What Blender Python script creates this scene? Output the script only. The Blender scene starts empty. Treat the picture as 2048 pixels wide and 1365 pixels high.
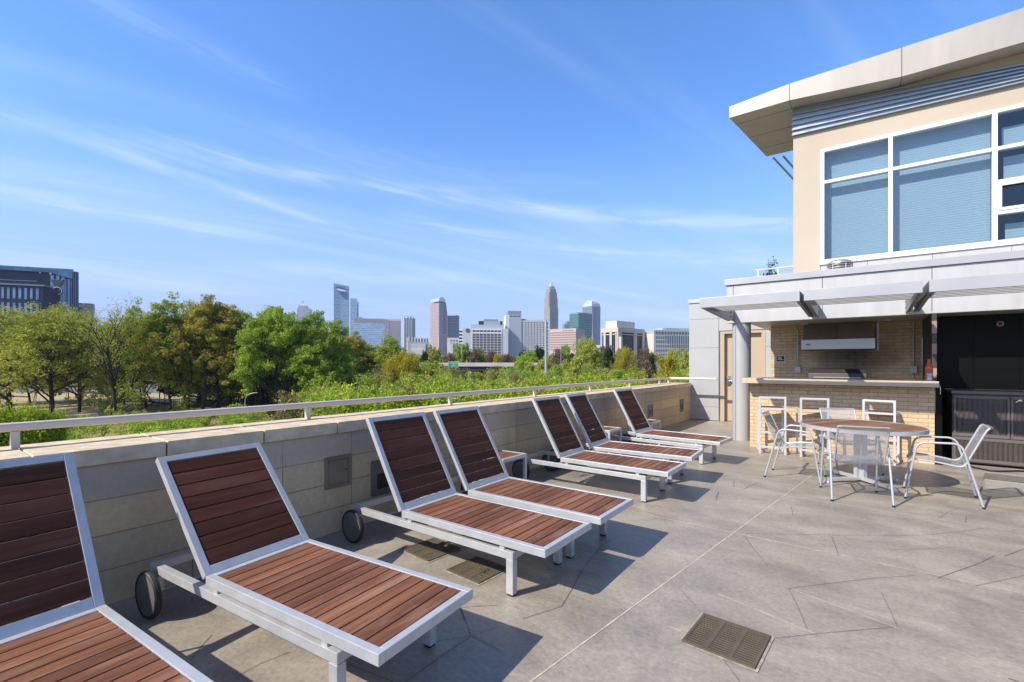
import bpy, bmesh, math, random
from mathutils import Vector, Matrix, noise
sc = bpy.context.scene
col = sc.collection
R = math.radians
PI = math.pi
# ------------------------------------------------------------------ camera, sky, sun, exposure
FPX, YAW, EYE, HOR = 935.0, R(36.94), 1.5, 728.0        # photograph calibration (2048 px wide)
cd = bpy.data.cameras.new("camera"); cam = bpy.data.objects.new("camera", cd); col.objects.link(cam)
cam.location = (0, 0, EYE); cam.rotation_euler = (R(90), 0, YAW)
cd.sensor_width = 36; cd.lens = FPX / 2048 * 36; cd.shift_y = (HOR - 682.5) / 2048
cd.clip_start = 0.05; cd.clip_end = 12000
sc.camera = cam
SUN_D = Vector((0.49, 1.07, -1.0)).normalized()
EL = math.asin(-SUN_D.z); AZ = math.atan2(-SUN_D.x, -SUN_D.y)
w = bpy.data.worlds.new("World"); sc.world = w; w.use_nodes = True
nt = w.node_tree; N = nt.nodes; L = nt.links
for n in list(N): N.remove(n)
out = N.new('ShaderNodeOutputWorld'); bg = N.new('ShaderNodeBackground')
sky = N.new('ShaderNodeTexSky'); sky.sky_type = 'NISHITA'; sky.sun_disc = False
sky.sun_elevation = EL; sky.sun_rotation = AZ
sky.air_density = 1.0; sky.dust_density = 0.5; sky.ozone_density = 2.2; sky.altitude = 200
bg.inputs[1].default_value = 0.14
tc = N.new('ShaderNodeTexCoord'); sep = N.new('ShaderNodeSeparateXYZ'); L.new(tc.outputs['Generated'], sep.inputs[0])
def wm(op, a, b=None, c=None):
    n = N.new('ShaderNodeMath'); n.operation = op
    for i, v in enumerate((a, b, c)):
        if v is None: continue
        if isinstance(v, (int, float)): n.inputs[i].default_value = v
        else: L.new(v, n.inputs[i])
    return n.outputs[0]
zz = wm('ADD', wm('MAXIMUM', sep.outputs[2], 0.0), 0.11)
pxx = wm('DIVIDE', sep.outputs[0], zz); pyy = wm('DIVIDE', sep.outputs[1], zz)
CD = (0.29, 0.957)
qa = wm('ADD', wm('MULTIPLY', pxx, CD[0]), wm('MULTIPLY', pyy, CD[1]))
qb = wm('ADD', wm('MULTIPLY', pxx, -CD[1]), wm('MULTIPLY', pyy, CD[0]))
def cloud(sa, sb, off, lo, hi, dist, det):
    c = N.new('ShaderNodeCombineXYZ'); L.new(wm('MULTIPLY', qa, sa), c.inputs[0]); L.new(wm('MULTIPLY', qb, sb), c.inputs[1]); c.inputs[2].default_value = off
    n = N.new('ShaderNodeTexNoise'); n.inputs['Scale'].default_value = 1; n.inputs['Detail'].default_value = det; n.inputs['Distortion'].default_value = dist; n.inputs['Roughness'].default_value = 0.55
    L.new(c.outputs[0], n.inputs[0])
    m = N.new('ShaderNodeMapRange'); m.interpolation_type = 'SMOOTHSTEP'; m.inputs[1].default_value = lo; m.inputs[2].default_value = hi
    L.new(n.outputs[0], m.inputs[0]); return m.outputs[0]
c1 = cloud(0.22, 1.7, 3.3, 0.46, 0.80, 1.2, 6)
c3 = cloud(0.16, 0.5, 1.7, 0.34, 0.66, 0.6, 3)
cl = wm('MULTIPLY', wm('MULTIPLY', c1, c3), 0.42)
# separate thin cirrus wisps: bands along curves of azimuth / elevation in the sky itself
def dotv(v):
    n = N.new('ShaderNodeVectorMath'); n.operation = 'DOT_PRODUCT'; L.new(tc.outputs['Generated'], n.inputs[0]); n.inputs[1].default_value = v; return n.outputs['Value']
azm = wm('ARCTAN2', dotv((math.cos(YAW), math.sin(YAW), 0)), dotv((-math.sin(YAW), math.cos(YAW), 0))); elv = wm('ARCSINE', sep.outputs[2])
def nz(sa, sb, off, det=5, dist=0.5):
    c = N.new('ShaderNodeCombineXYZ'); L.new(wm('MULTIPLY', azm, sa), c.inputs[0]); L.new(wm('MULTIPLY', wm('ADD', elv, wm('MULTIPLY', azm, 0.12)), sb), c.inputs[1]); c.inputs[2].default_value = off
    n = N.new('ShaderNodeTexNoise'); n.inputs['Scale'].default_value = 1; n.inputs['Detail'].default_value = det; n.inputs['Distortion'].default_value = dist; L.new(c.outputs[0], n.inputs[0]); return n.outputs[0]
wob = wm('MULTIPLY', wm('SUBTRACT', nz(3.5, 6, 2.2, 4), 0.5), 0.035)
tex = N.new('ShaderNodeMapRange'); tex.interpolation_type = 'SMOOTHSTEP'; tex.inputs[1].default_value = 0.36; tex.inputs[2].default_value = 0.66; L.new(nz(7, 60, 5.5, 7, 0.9), tex.inputs[0])
for (a0, b0, c0, wd, p0, p1, soft, amp) in ((.325, -.105, -.07, .016, -.62, .62, .12, .34), (.256, -.165, .07, .015, -.24, .60, .06, .26), (.203, -.18, 0, .010, -.72, -.34, .06, .24), (.300, -.06, 0, .020, -.95, -.55, .12, .18),
        (.178, .0, 0, .017, -.52, -.05, .12, .22), (.232, -.01, 0, .014, -.9, -.50, .10, .22), (.135, .0, 0, .014, -.95, -.5, .12, .26), (.43, -.14, 0, .022, -.85, -.45, .10, .12), (.10, .0, 0, .008, .05, .35, .08, .20), (.375, -.09, 0, .03, -.5, .15, .2, .08)):
    cen = wm('ADD', wm('ADD', wm('MULTIPLY', azm, b0), wm('MULTIPLY', wm('MULTIPLY', azm, azm), c0)), a0)
    dd = wm('DIVIDE', wm('SUBTRACT', wm('ADD', elv, wob), cen), wd)
    g = wm('EXPONENT', wm('MULTIPLY', wm('MULTIPLY', dd, dd), -1.0))
    r0 = N.new('ShaderNodeMapRange'); r0.interpolation_type = 'SMOOTHSTEP'; L.new(azm, r0.inputs[0]); r0.inputs[1].default_value = p0 - soft; r0.inputs[2].default_value = p0 + soft
    r1 = N.new('ShaderNodeMapRange'); r1.interpolation_type = 'SMOOTHSTEP'; L.new(azm, r1.inputs[0]); r1.inputs[1].default_value = p1 - soft; r1.inputs[2].default_value = p1 + soft; r1.inputs[3].default_value = 1; r1.inputs[4].default_value = 0
    cl = wm('ADD', cl, wm('MULTIPLY', wm('MULTIPLY', wm('MULTIPLY', g, r0.outputs[0]), r1.outputs[0]), wm('MULTIPLY', wm('ADD', wm('MULTIPLY', tex.outputs[0], 0.75), 0.25), amp * 1.1)))
cl = wm('MINIMUM', cl, 0.55)
hs = N.new('ShaderNodeHueSaturation'); hs.inputs['Hue'].default_value = 0.509; hs.inputs['Saturation'].default_value = 1.32; hs.inputs['Value'].default_value = 1.15
L.new(sky.outputs[0], hs.inputs['Color'])
# pale blue air near the horizon
hz = N.new('ShaderNodeMapRange'); hz.interpolation_type = 'SMOOTHERSTEP'; hz.inputs[1].default_value = -0.02; hz.inputs[2].default_value = 0.5; hz.inputs[3].default_value = 0.95; hz.inputs[4].default_value = 0.12
L.new(sep.outputs[2], hz.inputs[0])
hm_ = N.new('ShaderNodeMix'); hm_.data_type = 'RGBA'; L.new(hz.outputs[0], hm_.inputs[0]); L.new(hs.outputs[0], hm_.inputs[6]); hm_.inputs[7].default_value = (1.62, 2.28, 4.05, 1)
hs = hm_
mx = N.new('ShaderNodeMix'); mx.data_type = 'RGBA'; L.new(cl, mx.inputs[0]); L.new(hs.outputs[2], mx.inputs[6]); mx.inputs[7].default_value = (3.6, 4.1, 4.8, 1)
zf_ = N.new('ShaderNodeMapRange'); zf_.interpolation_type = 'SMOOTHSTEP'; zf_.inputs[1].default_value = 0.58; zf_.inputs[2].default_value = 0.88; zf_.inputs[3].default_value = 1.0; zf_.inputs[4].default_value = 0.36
L.new(sep.outputs[2], zf_.inputs[0])                            # sky dimmed above the view to weaken the fill in shadows
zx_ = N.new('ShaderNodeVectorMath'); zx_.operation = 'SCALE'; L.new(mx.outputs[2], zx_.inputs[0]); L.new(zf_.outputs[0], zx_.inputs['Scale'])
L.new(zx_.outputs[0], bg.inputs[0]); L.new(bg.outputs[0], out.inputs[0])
sd = bpy.data.lights.new("sun", 'SUN'); sd.energy = 3.5; sd.angle = R(0.5); sd.color = (1.0, 0.925, 0.81)
so = bpy.data.objects.new("sun", sd); col.objects.link(so); so.location = (-20, -30, 40)
so.rotation_euler = SUN_D.to_track_quat('-Z', 'Y').to_euler()
sc.view_settings.view_transform = 'Standard'; sc.view_settings.look = 'None'
sc.view_settings.exposure = 0.86; sc.view_settings.gamma = 1.0
sc.cycles.max_bounces = 8; sc.cycles.transparent_max_bounces = 24
# ------------------------------------------------------------------ helpers
FW = Vector((-math.sin(YAW), math.cos(YAW), 0)); RT = Vector((math.cos(YAW), math.sin(YAW), 0))
def at(u, v, t):                                   # point at depth t along the ray of pixel (u, v) of the 2048 px photo
    return Vector((0, 0, EYE)) + FW * t + RT * ((u - 1024) / FPX * t) + Vector((0, 0, (HOR - v) / FPX * t))
def fl(u, v, z=0.0):
    t = (EYE - z) * FPX / (v - HOR); p = at(u, v, t); return (p.x, p.y)
def tag(o, label=None, cat=None, group=None, kind=None):
    if label: o['label'] = label
    if cat: o['category'] = cat
    if group: o['group'] = group
    if kind: o['kind'] = kind
    return o
def empty(name, loc=(0, 0, 0), rz=0.0, label=None, cat=None, group=None):
    o = bpy.data.objects.new(name, None); col.objects.link(o); o.location = loc; o.rotation_euler = (0, 0, rz)
    o.empty_display_size = 0.2
    return tag(o, label, cat, group)
def copy_tree(o, parent=None):
    c = o.copy(); col.objects.link(c); c.parent = parent
    for ch in list(o.children): copy_tree(ch, c)
    return c
class MB:
    def __init__(s): s.v = []; s.f = []; s.m = []; s.M = None; s.mi = 0; s.uv = None
    def add(s, vs, fs):
        b = len(s.v)
        if s.M is not None: vs = [s.M @ Vector(p) for p in vs]
        s.v.extend([tuple(p) for p in vs]); s.f.extend([tuple(i + b for i in f) for f in fs]); s.m.extend([s.mi] * len(fs))
    def box(s, x0, x1, y0, y1, z0, z1):
        s.add([(x0,y0,z0),(x1,y0,z0),(x1,y1,z0),(x0,y1,z0),(x0,y0,z1),(x1,y0,z1),(x1,y1,z1),(x0,y1,z1)],
              [(0,3,2,1),(4,5,6,7),(0,1,5,4),(1,2,6,5),(2,3,7,6),(3,0,4,7)]); return s
    def bar(s, a, b, w_, h_, up=(0, 0, 1)):          # rectangular bar from a to b
        a = Vector(a); b = Vector(b); d = (b - a).normalized(); upv = Vector(up)
        if abs(d.dot(upv)) > 0.98: upv = Vector((0, 1, 0))
        sx = d.cross(upv).normalized() * (w_ / 2); sz = sx.cross(d).normalized() * (h_ / 2)
        s.add([a-sx-sz, a+sx-sz, a+sx+sz, a-sx+sz, b-sx-sz, b+sx-sz, b+sx+sz, b-sx+sz],
              [(0,1,2,3),(7,6,5,4),(0,4,5,1),(1,5,6,2),(2,6,7,3),(3,7,4,0)]); return s
    def tube(s, pts, r, n=8, cap=True):
        pts = [Vector(p) for p in pts]; rs = r if isinstance(r, (list, tuple)) else [r] * len(pts)
        vs = []; fs = []; prev = None
        for i, p in enumerate(pts):
            d = (pts[min(i+1, len(pts)-1)] - pts[max(i-1, 0)])
            d = d.normalized() if d.length > 1e-9 else Vector((0, 0, 1))
            if prev is None:
                a = d.orthogonal().normalized()
            else:
                a = prev - d * prev.dot(d); a = a.normalized() if a.length > 1e-6 else d.orthogonal().normalized()
            prev = a; b = d.cross(a)
            for k in range(n):
                th = 2 * PI * k / n; vs.append(p + (a * math.cos(th) + b * math.sin(th)) * rs[i])
        for i in range(len(pts) - 1):
            for k in range(n): fs.append((i*n+k, i*n+(k+1) % n, (i+1)*n+(k+1) % n, (i+1)*n+k))
        if cap: fs.append(tuple(range(n))[::-1]); fs.append(tuple((len(pts)-1)*n + k for k in range(n)))
        s.add(vs, fs); return s
    def cyl(s, c, r, z0, z1, n=24, r2=None):
        r2 = r if r2 is None else r2; vs = []; 
        for k in range(n):
            th = 2*PI*k/n; vs.append((c[0]+r*math.cos(th), c[1]+r*math.sin(th), z0))
        for k in range(n):
            th = 2*PI*k/n; vs.append((c[0]+r2*math.cos(th), c[1]+r2*math.sin(th), z1))
        s.add(vs, [(k, (k+1) % n, n+(k+1) % n, n+k) for k in range(n)] + [tuple(range(n))[::-1], tuple(range(n, 2*n))]); return s
    def prism(s, poly, z0, z1):                     # ccw polygon in xy
        n = len(poly)
        s.add([(x, y, z0) for x, y in poly] + [(x, y, z1) for x, y in poly],
              [(k, (k+1) % n, n+(k+1) % n, n+k) for k in range(n)] + [tuple(range(n))[::-1], tuple(range(n, 2*n))]); return s
    def xprism(s, poly, x0, x1):                    # polygon in yz extruded along x
        n = len(poly)
        s.add([(x0, y, z) for y, z in poly] + [(x1, y, z) for y, z in poly],
              [(k, (k+1) % n, n+(k+1) % n, n+k) for k in range(n)] + [tuple(range(n))[::-1], tuple(range(n, 2*n))]); return s
    def yprism(s, poly, y0, y1):                    # polygon in xz extruded along y
        n = len(poly)
        s.add([(x, y0, z) for x, z in poly] + [(x, y1, z) for x, z in poly],
              [(k, (k+1) % n, n+(k+1) % n, n+k) for k in range(n)] + [tuple(range(n))[::-1], tuple(range(n, 2*n))]); return s
    def ribbon(s, pts, w_, z):
        for a, b in zip(pts[:-1], pts[1:]):
            a = Vector(a); b = Vector(b); d = (b - a).normalized(); n = Vector((-d.y, d.x)) * w_ / 2
            s.add([(*(a-n), z), (*(b-n), z), (*(b+n), z), (*(a+n), z)], [(0, 1, 2, 3)])
        return s
    def build(s, name, mats, parent=None, loc=None, smooth=False, bevel=0.0, fix=True, rz=None):
        me = bpy.data.meshes.new(name); me.from_pydata(s.v, [], s.f)
        if not isinstance(mats, (list, tuple)): mats = [mats]
        for m in mats: me.materials.append(m)
        if len(mats) > 1: me.polygons.foreach_set('material_index', s.m)
        if fix:
            bm = bmesh.new(); bm.from_mesh(me); bmesh.ops.recalc_face_normals(bm, faces=bm.faces[:]); bm.to_mesh(me); bm.free()
        if smooth:
            me.polygons.foreach_set('use_smooth', [True] * len(me.polygons)); me.set_sharp_from_angle(angle=R(40))
        me.update()
        o = bpy.data.objects.new(name, me); col.objects.link(o)
        if parent: o.parent = parent
        if loc: o.location = loc
        if rz is not None: o.rotation_euler = (0, 0, rz)
        if bevel:
            b = o.modifiers.new('bevel', 'BEVEL'); b.width = bevel; b.segments = 2; b.limit_method = 'ANGLE'; b.angle_limit = R(40)
        return o
# ------------------------------------------------------------------ materials
def new_mat(name):
    m = bpy.data.materials.new(name); m.use_nodes = True; n = m.node_tree.nodes; l = m.node_tree.links
    return m, n, l, n['Principled BSDF']
def mth(n, l, op, a, b=None, c=None):
    k = n.new('ShaderNodeMath'); k.operation = op
    for i, v in enumerate((a, b, c)):
        if v is None: continue
        if isinstance(v, (int, float)): k.inputs[i].default_value = v
        else: l.new(v, k.inputs[i])
    return k.outputs[0]
def mixc(n, l, f, a, b, mode='MIX'):
    k = n.new('ShaderNodeMix'); k.data_type = 'RGBA'; k.blend_type = mode
    for i, v in ((0, f), (6, a), (7, b)):
        if isinstance(v, (int, float)): k.inputs[i].default_value = v
        elif isinstance(v, (tuple, list)): k.inputs[i].default_value = (*v[:3], 1)
        else: l.new(v, k.inputs[i])
    return k.outputs[2]
def noi(n, l, vec, scale, detail=4, rough=0.55, dist=0.0):
    k = n.new('ShaderNodeTexNoise'); k.inputs['Scale'].default_value = scale; k.inputs['Detail'].default_value = detail
    k.inputs['Roughness'].default_value = rough; k.inputs['Distortion'].default_value = dist
    if vec is not None: l.new(vec, k.inputs['Vector'])
    return k.outputs[0]
def ramp(n, l, f, lo, hi, a=0.0, b=1.0):
    k = n.new('ShaderNodeMapRange'); l.new(f, k.inputs[0]); k.inputs[1].default_value = lo; k.inputs[2].default_value = hi; k.inputs[3].default_value = a; k.inputs[4].default_value = b
    return k.outputs[0]
def objc(n, l, scale=(1, 1, 1), rot=(0, 0, 0)):
    t = n.new('ShaderNodeTexCoord'); mp = n.new('ShaderNodeMapping'); mp.inputs['Scale'].default_value = scale; mp.inputs['Rotation'].default_value = rot
    l.new(t.outputs['Object'], mp.inputs[0]); return mp.outputs[0]
def bump(n, l, bs, h, strength, dist=0.01, prev=None):
    k = n.new('ShaderNodeBump'); k.inputs['Strength'].default_value = strength; k.inputs['Distance'].default_value = dist
    l.new(h, k.inputs['Height'])
    if prev is not None: l.new(prev, k.inputs['Normal'])
    l.new(k.outputs[0], bs.inputs['Normal']); return k.outputs[0]
def plain(name, c, rough=0.6, metal=0.0, var=0.12, scale=6.0, bmp=0.15, bscale=90.0, stretch=(1, 1, 1), spec=0.5):
    m, n, l, bs = new_mat(name)
    v = objc(n, l, stretch)
    f = noi(n, l, v, scale, 5, 0.6)
    c0 = tuple(x * (1 - var) for x in c); c1 = tuple(min(1, x * (1 + var)) for x in c)
    l.new(mixc(n, l, ramp(n, l, f, 0.3, 0.7), c0, c1), bs.inputs['Base Color'])
    bs.inputs['Metallic'].default_value = metal; bs.inputs['Specular IOR Level'].default_value = spec
    l.new(ramp(n, l, noi(n, l, v, scale * 3, 3), 0.3, 0.7, max(0.02, rough - 0.08), min(1, rough + 0.08)), bs.inputs['Roughness'])
    if bmp: bump(n, l, bs, noi(n, l, v, bscale, 3), bmp, 0.004)
    return m
M = {}
M['alu'] = plain('painted_aluminium', (0.54, 0.54, 0.535), 0.4, 0.35, 0.08, 10, 0.05)
M['white_metal'] = plain('white_painted_metal', (0.56, 0.56, 0.56), 0.4, 0.1, 0.05)
M['chair_metal'] = plain('grey_painted_tube', (0.45, 0.45, 0.45), 0.4, 0.25, 0.06)
M['rail'] = plain('brushed_steel_rail', (0.62, 0.53, 0.44), 0.38, 0.05, 0.05, 2, 0.0)
M['panel'] = plain('silver_composite_panel', (0.43, 0.43, 0.425), 0.42, 0.15, 0.04, 0.7, 0.0)
M['fascia'] = plain('silver_fascia_panel', (0.50, 0.49, 0.475), 0.42, 0.1, 0.07, 1.2, 0.0, stretch=(4, 4, 0.5))
M['shade'] = plain('silver_sunshade', (0.44, 0.44, 0.435), 0.4, 0.3, 0.04, 0.8, 0.0)
M['roofm'] = plain('warm_grey_roof_metal', (0.40, 0.37, 0.325), 0.45, 0.15, 0.08, 0.9, 0.02, stretch=(3, 3, 0.5))
M['soffit'] = plain('grey_soffit', (0.40, 0.38, 0.35), 0.45, 0.1, 0.06, 1)
M['louv'] = plain('blue_grey_louvre', (0.33, 0.37, 0.41), 0.35, 0.5, 0.06, 2)
M['dark'] = plain('dark_metal', (0.03, 0.03, 0.032), 0.5, 0.2)
M['rubber'] = plain('black_rubber', (0.015, 0.015, 0.016), 0.6)
M['boxsteel'] = plain('weathered_box_steel', (0.27, 0.23, 0.19), 0.4, 0.5, 0.1, 5)
M['boxgrey'] = plain('dull_grey_box', (0.17, 0.165, 0.16), 0.5, 0.3, 0.1, 5)
M['bracket'] = plain('shade_toned_bracket', (0.19, 0.20, 0.21), 0.45, 0.3, 0.05)  # sunshade silver darkened: shade on the bracket sides painted into the colour
M['disc'] = plain('grey_plastic_disc', (0.12, 0.115, 0.11), 0.55, 0, 0.2)
M['door'] = plain('tan_door_paint', (0.45, 0.35, 0.245), 0.5, 0, 0.04, 1)
M['steel'] = plain('stainless_steel', (0.50, 0.49, 0.47), 0.36, 0.7, 0.04, 2, 0.0, stretch=(.4, 1, 12))
M['hooddark'] = plain('aged_hood_steel', (0.20, 0.165, 0.14), 0.45, 0.3, 0.15, 3)
M['chrome'] = plain('chrome', (0.7, 0.7, 0.7), 0.15, 1.0, 0.02)
M['orange'] = plain('orange_enamel', (0.55, 0.12, 0.03), 0.35)
M['cup'] = plain('pale_blue_plastic', (0.5, 0.58, 0.75), 0.4)
M['wicker'] = plain('dark_brown_wicker', (0.080, 0.062, 0.054), 0.38, 0, 0.15, 20)
M['wickerlid'] = plain('grey_brown_resin', (0.13, 0.112, 0.10), 0.35, 0, 0.08)
M['frame_white'] = plain('white_window_frame', (0.78, 0.78, 0.78), 0.35, 0, 0.03)
M['black_sign'] = plain('black_sign_face', (0.01, 0.01, 0.012), 0.4)
M['white_ink'] = plain('white_lettering', (0.8, 0.78, 0.76), 0.5, bmp=0)
M['lampglass'] = plain('lamp_glass', (0.7, 0.7, 0.68), 0.3)
M['joint'] = plain('pale_joint_filler', (0.56, 0.49, 0.39), 0.8, 0, 0.3, 14)
M['crack'] = plain('dark_stamped_joint', (0.085, 0.073, 0.06), 0.8, 0, 0.5, 3)
M['iron'] = plain('black_iron', (0.02, 0.02, 0.02), 0.5)
M['bark'] = plain('tree_bark', (0.045, 0.036, 0.029), 0.9, 0, 0.35, 2, 0.5, 8, stretch=(3, 3, 0.6), spec=0.1)
M['concrete'] = plain('weathered_concrete', (0.36, 0.34, 0.31), 0.85, 0, 0.12, 0.3)
M['galv'] = plain('galvanised_steel', (0.45, 0.46, 0.46), 0.45, 0.5, 0.06)

def wood(name, c0, c1, ax=1, worn=0.0):
    m, n, l, bs = new_mat(name)
    sc_ = [28, 28, 28]; sc_[ax] = 1.2
    v = objc(n, l, tuple(sc_))
    g = n.new('ShaderNodeNewGeometry'); rnd = g.outputs['Random Per Island']
    cb = n.new('ShaderNodeCombineXYZ'); l.new(mth(n, l, 'MULTIPLY', rnd, 37.0), cb.inputs[0]); l.new(mth(n, l, 'MULTIPLY', rnd, 91.0), cb.inputs[1])
    va = n.new('ShaderNodeVectorMath'); va.operation = 'ADD'; l.new(v, va.inputs[0]); l.new(cb.outputs[0], va.inputs[1])
    gr = noi(n, l, va.outputs[0], 1.0, 6, 0.65, 0.4)
    c = mixc(n, l, ramp(n, l, gr, 0.32, 0.68), c0, c1)
    c = mixc(n, l, 1.0, c, mixc(n, l, rnd, (0.66, 0.64, 0.66), (1.30, 1.27, 1.2)), 'MULTIPLY')
    if worn:
        sc2 = [9, 9, 9]; sc2[ax] = 1.8
        v2 = objc(n, l, tuple(sc2)); va2 = n.new('ShaderNodeVectorMath'); va2.operation = 'ADD'; l.new(v2, va2.inputs[0]); l.new(cb.outputs[0], va2.inputs[1])
        wf = ramp(n, l, noi(n, l, va2.outputs[0], 1.0, 5, 0.6), 0.52, 0.78, 0, worn)
        c = mixc(n, l, wf, c, (0.42, 0.27, 0.19))
    l.new(c, bs.inputs['Base Color']); bs.inputs['Roughness'].default_value = 0.6; bs.inputs['Specular IOR Level'].default_value = 0.14
    bump(n, l, bs, gr, 0.35, 0.003)
    return m
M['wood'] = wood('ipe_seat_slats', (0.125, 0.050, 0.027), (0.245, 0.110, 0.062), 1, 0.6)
M['woodb'] = wood('ipe_shaded_back_slats', (0.066, 0.023, 0.014), (0.120, 0.045, 0.028), 1, 0.12)  # darker copy of the seat wood, with the shade on the backs painted in
M['woodt'] = wood('table_slats', (0.20, 0.105, 0.062), (0.30, 0.175, 0.11), 0, 0.4)

def floor_mat():
    m, n, l, bs = new_mat('stamped_concrete')
    v = objc(n, l); big = noi(n, l, v, 0.55, 4, 0.6, 0.6); mid = noi(n, l, objc(n, l, (1.0, 1.7, 1), (0, 0, 0.3)), 1.5, 9, 0.68, 0.5); fine = noi(n, l, v, 36, 4, 0.7)
    c = mixc(n, l, ramp(n, l, mid, 0.30, 0.70), (0.225, 0.195, 0.158), (0.415, 0.362, 0.292))
    c = mixc(n, l, ramp(n, l, big, 0.50, 0.72, 0, 0.42), c, (0.235, 0.208, 0.185))
    st = noi(n, l, objc(n, l, (1, 1, 1), (0, 0, 0.6)), 1.1, 6, 0.62, 1.4)
    c = mixc(n, l, ramp(n, l, st, 0.54, 0.74, 0, 0.5), c, (0.15, 0.135, 0.12))
    st2 = noi(n, l, objc(n, l, (1, 1, 1), (0, 0, 2.1)), 3.1, 8, 0.7, 0.8)
    c = mixc(n, l, ramp(n, l, st2, 0.56, 0.72, 0, 0.3), c, (0.17, 0.155, 0.145))
    blotch = noi(n, l, v, 7, 6, 0.7)
    c = mixc(n, l, ramp(n, l, blotch, 0.60, 0.76, 0, 0.25), c, (0.50, 0.45, 0.38))
    c = mixc(n, l, 1.0, c, mixc(n, l, ramp(n, l, fine, 0.25, 0.75), (0.76, 0.76, 0.76), (1.22, 1.22, 1.22)), 'MULTIPLY')
    l.new(c, bs.inputs['Base Color'])
    l.new(ramp(n, l, mid, 0.3, 0.7, 0.34, 0.58), bs.inputs['Roughness']); bs.inputs['Specular IOR Level'].default_value = 0.45
    b1 = bump(n, l, bs, noi(n, l, v, 5, 6, 0.65), 0.35, 0.02)
    bump(n, l, bs, noi(n, l, v, 60, 3), 0.25, 0.003, b1)
    return m
M['floor'] = floor_mat()
def brickmat(name, bw, bh, c0, c1, cm, mortar=0.006, offset=0.5, axis='x', noise_s=30, bmp=0.4, stain=None, rough=0.85, smooth=0.1, bias=0.0, grime=None, soot=None):
    m, n, l, bs = new_mat(name)
    t = n.new('ShaderNodeTexCoord'); sp = n.new('ShaderNodeSeparateXYZ'); l.new(t.outputs['Object'], sp.inputs[0])
    cb = n.new('ShaderNodeCombineXYZ')
    if axis == 'x': l.new(mth(n, l, 'ADD', sp.outputs[0], sp.outputs[1]), cb.inputs[0])
    else: l.new(sp.outputs[1], cb.inputs[0])
    l.new(sp.outputs[2], cb.inputs[1])
    br = n.new('ShaderNodeTexBrick'); br.offset = offset; br.squash = 1.0; br.inputs['Scale'].default_value = 1.0
    br.inputs['Brick Width'].default_value = bw; br.inputs['Row Height'].default_value = bh; br.inputs['Mortar Size'].default_value = mortar; br.inputs['Mortar Smooth'].default_value = smooth
    br.inputs['Bias'].default_value = bias
    br.inputs['Color1'].default_value = (*c0, 1); br.inputs['Color2'].default_value = (*c1, 1); br.inputs['Mortar'].default_value = (*cm, 1)
    l.new(cb.outputs[0], br.inputs['Vector'])
    c = br.outputs['Color']
    v = objc(n, l)
    c = mixc(n, l, 1.0, c, mixc(n, l, ramp(n, l, noi(n, l, v, noise_s, 5, 0.7), 0.25, 0.75), (0.84, 0.84, 0.84), (1.15, 1.15, 1.15)), 'MULTIPLY')
    if stain:
        c = mixc(n, l, ramp(n, l, noi(n, l, objc(n, l, (1, 1, 0.35)), stain[1], 5, 0.6), 0.50, 0.74, 0, stain[2]), c, stain[0])
    if grime:
        zz2 = mth(n, l, 'ADD', sp.outputs[2], mth(n, l, 'MULTIPLY', mth(n, l, 'SUBTRACT', noi(n, l, v, 2.5, 4), 0.5), grime[2]))
        c = mixc(n, l, ramp(n, l, zz2, grime[0], grime[1], 0, grime[3]), c, grime[4])
    if soot:
        dx_ = mth(n, l, 'DIVIDE', mth(n, l, 'SUBTRACT', sp.outputs[0], soot[0]), soot[2]); dz_ = mth(n, l, 'DIVIDE', mth(n, l, 'SUBTRACT', sp.outputs[2], soot[1]), soot[3])
        r2 = mth(n, l, 'ADD', mth(n, l, 'ADD', mth(n, l, 'MULTIPLY', dx_, dx_), mth(n, l, 'MULTIPLY', dz_, dz_)), mth(n, l, 'MULTIPLY', noi(n, l, v, 3.0, 4), 0.8))
        c = mixc(n, l, ramp(n, l, r2, 0.4, 1.4, 0.72, 0.0), c, (0.05, 0.042, 0.036))
    l.new(c, bs.inputs['Base Color']); bs.inputs['Roughness'].default_value = rough; bs.inputs['Specular IOR Level'].default_value = 0.25
    h = mth(n, l, 'SUBTRACT', 1.0, br.outputs['Fac'])
    b1 = bump(n, l, bs, h, bmp, 0.006)
    bump(n, l, bs, noi(n, l, v, 110, 3), 0.3, 0.003, b1)
    return m
M['block'] = brickmat('cast_stone_block', 0.635, 0.2205, (0.58, 0.455, 0.30), (0.78, 0.55, 0.31), (0.34, 0.25, 0.16), 0.004, 0.0, 'y', 24, 0.5, ((0.28, 0.225, 0.165), 1.6, 0.5), bias=0.0, grime=(0.60, 0.74, 0.10, 0.5, (0.36, 0.33, 0.29)))
M['brick'] = brickmat('buff_slim_brick', 0.235, 0.0615, (0.66, 0.485, 0.285), (0.56, 0.40, 0.235), (0.31, 0.215, 0.13), 0.004, 0.5, 'x', 18, 0.35)
M['brickb'] = brickmat('buff_back_brick', 0.235, 0.0615, (0.66, 0.485, 0.29), (0.55, 0.395, 0.235), (0.31, 0.22, 0.14), 0.004, 0.5, 'x', 18, 0.35, ((0.25, 0.20, 0.15), 0.9, 0.3), soot=(-.1, 1.62, .75, .35))
M['coping'] = plain('cast_stone_coping', (0.60, 0.48, 0.325), 0.85, 0, 0.22, 9, 0.6, 60)
M['counter'] = plain('beige_stone_counter', (0.56, 0.44, 0.30), 0.5, 0, 0.08, 6)
M['granite'] = plain('polished_black_granite', (0.006, 0.006, 0.006), 0.3, 0, 0.4, 60, 0.0, spec=0.12)
M['tile_pink'] = plain('pink_brown_tile', (0.36, 0.24, 0.20), 0.3)
M['tile_dark'] = plain('dark_grey_tile', (0.06, 0.055, 0.055), 0.3)
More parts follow.
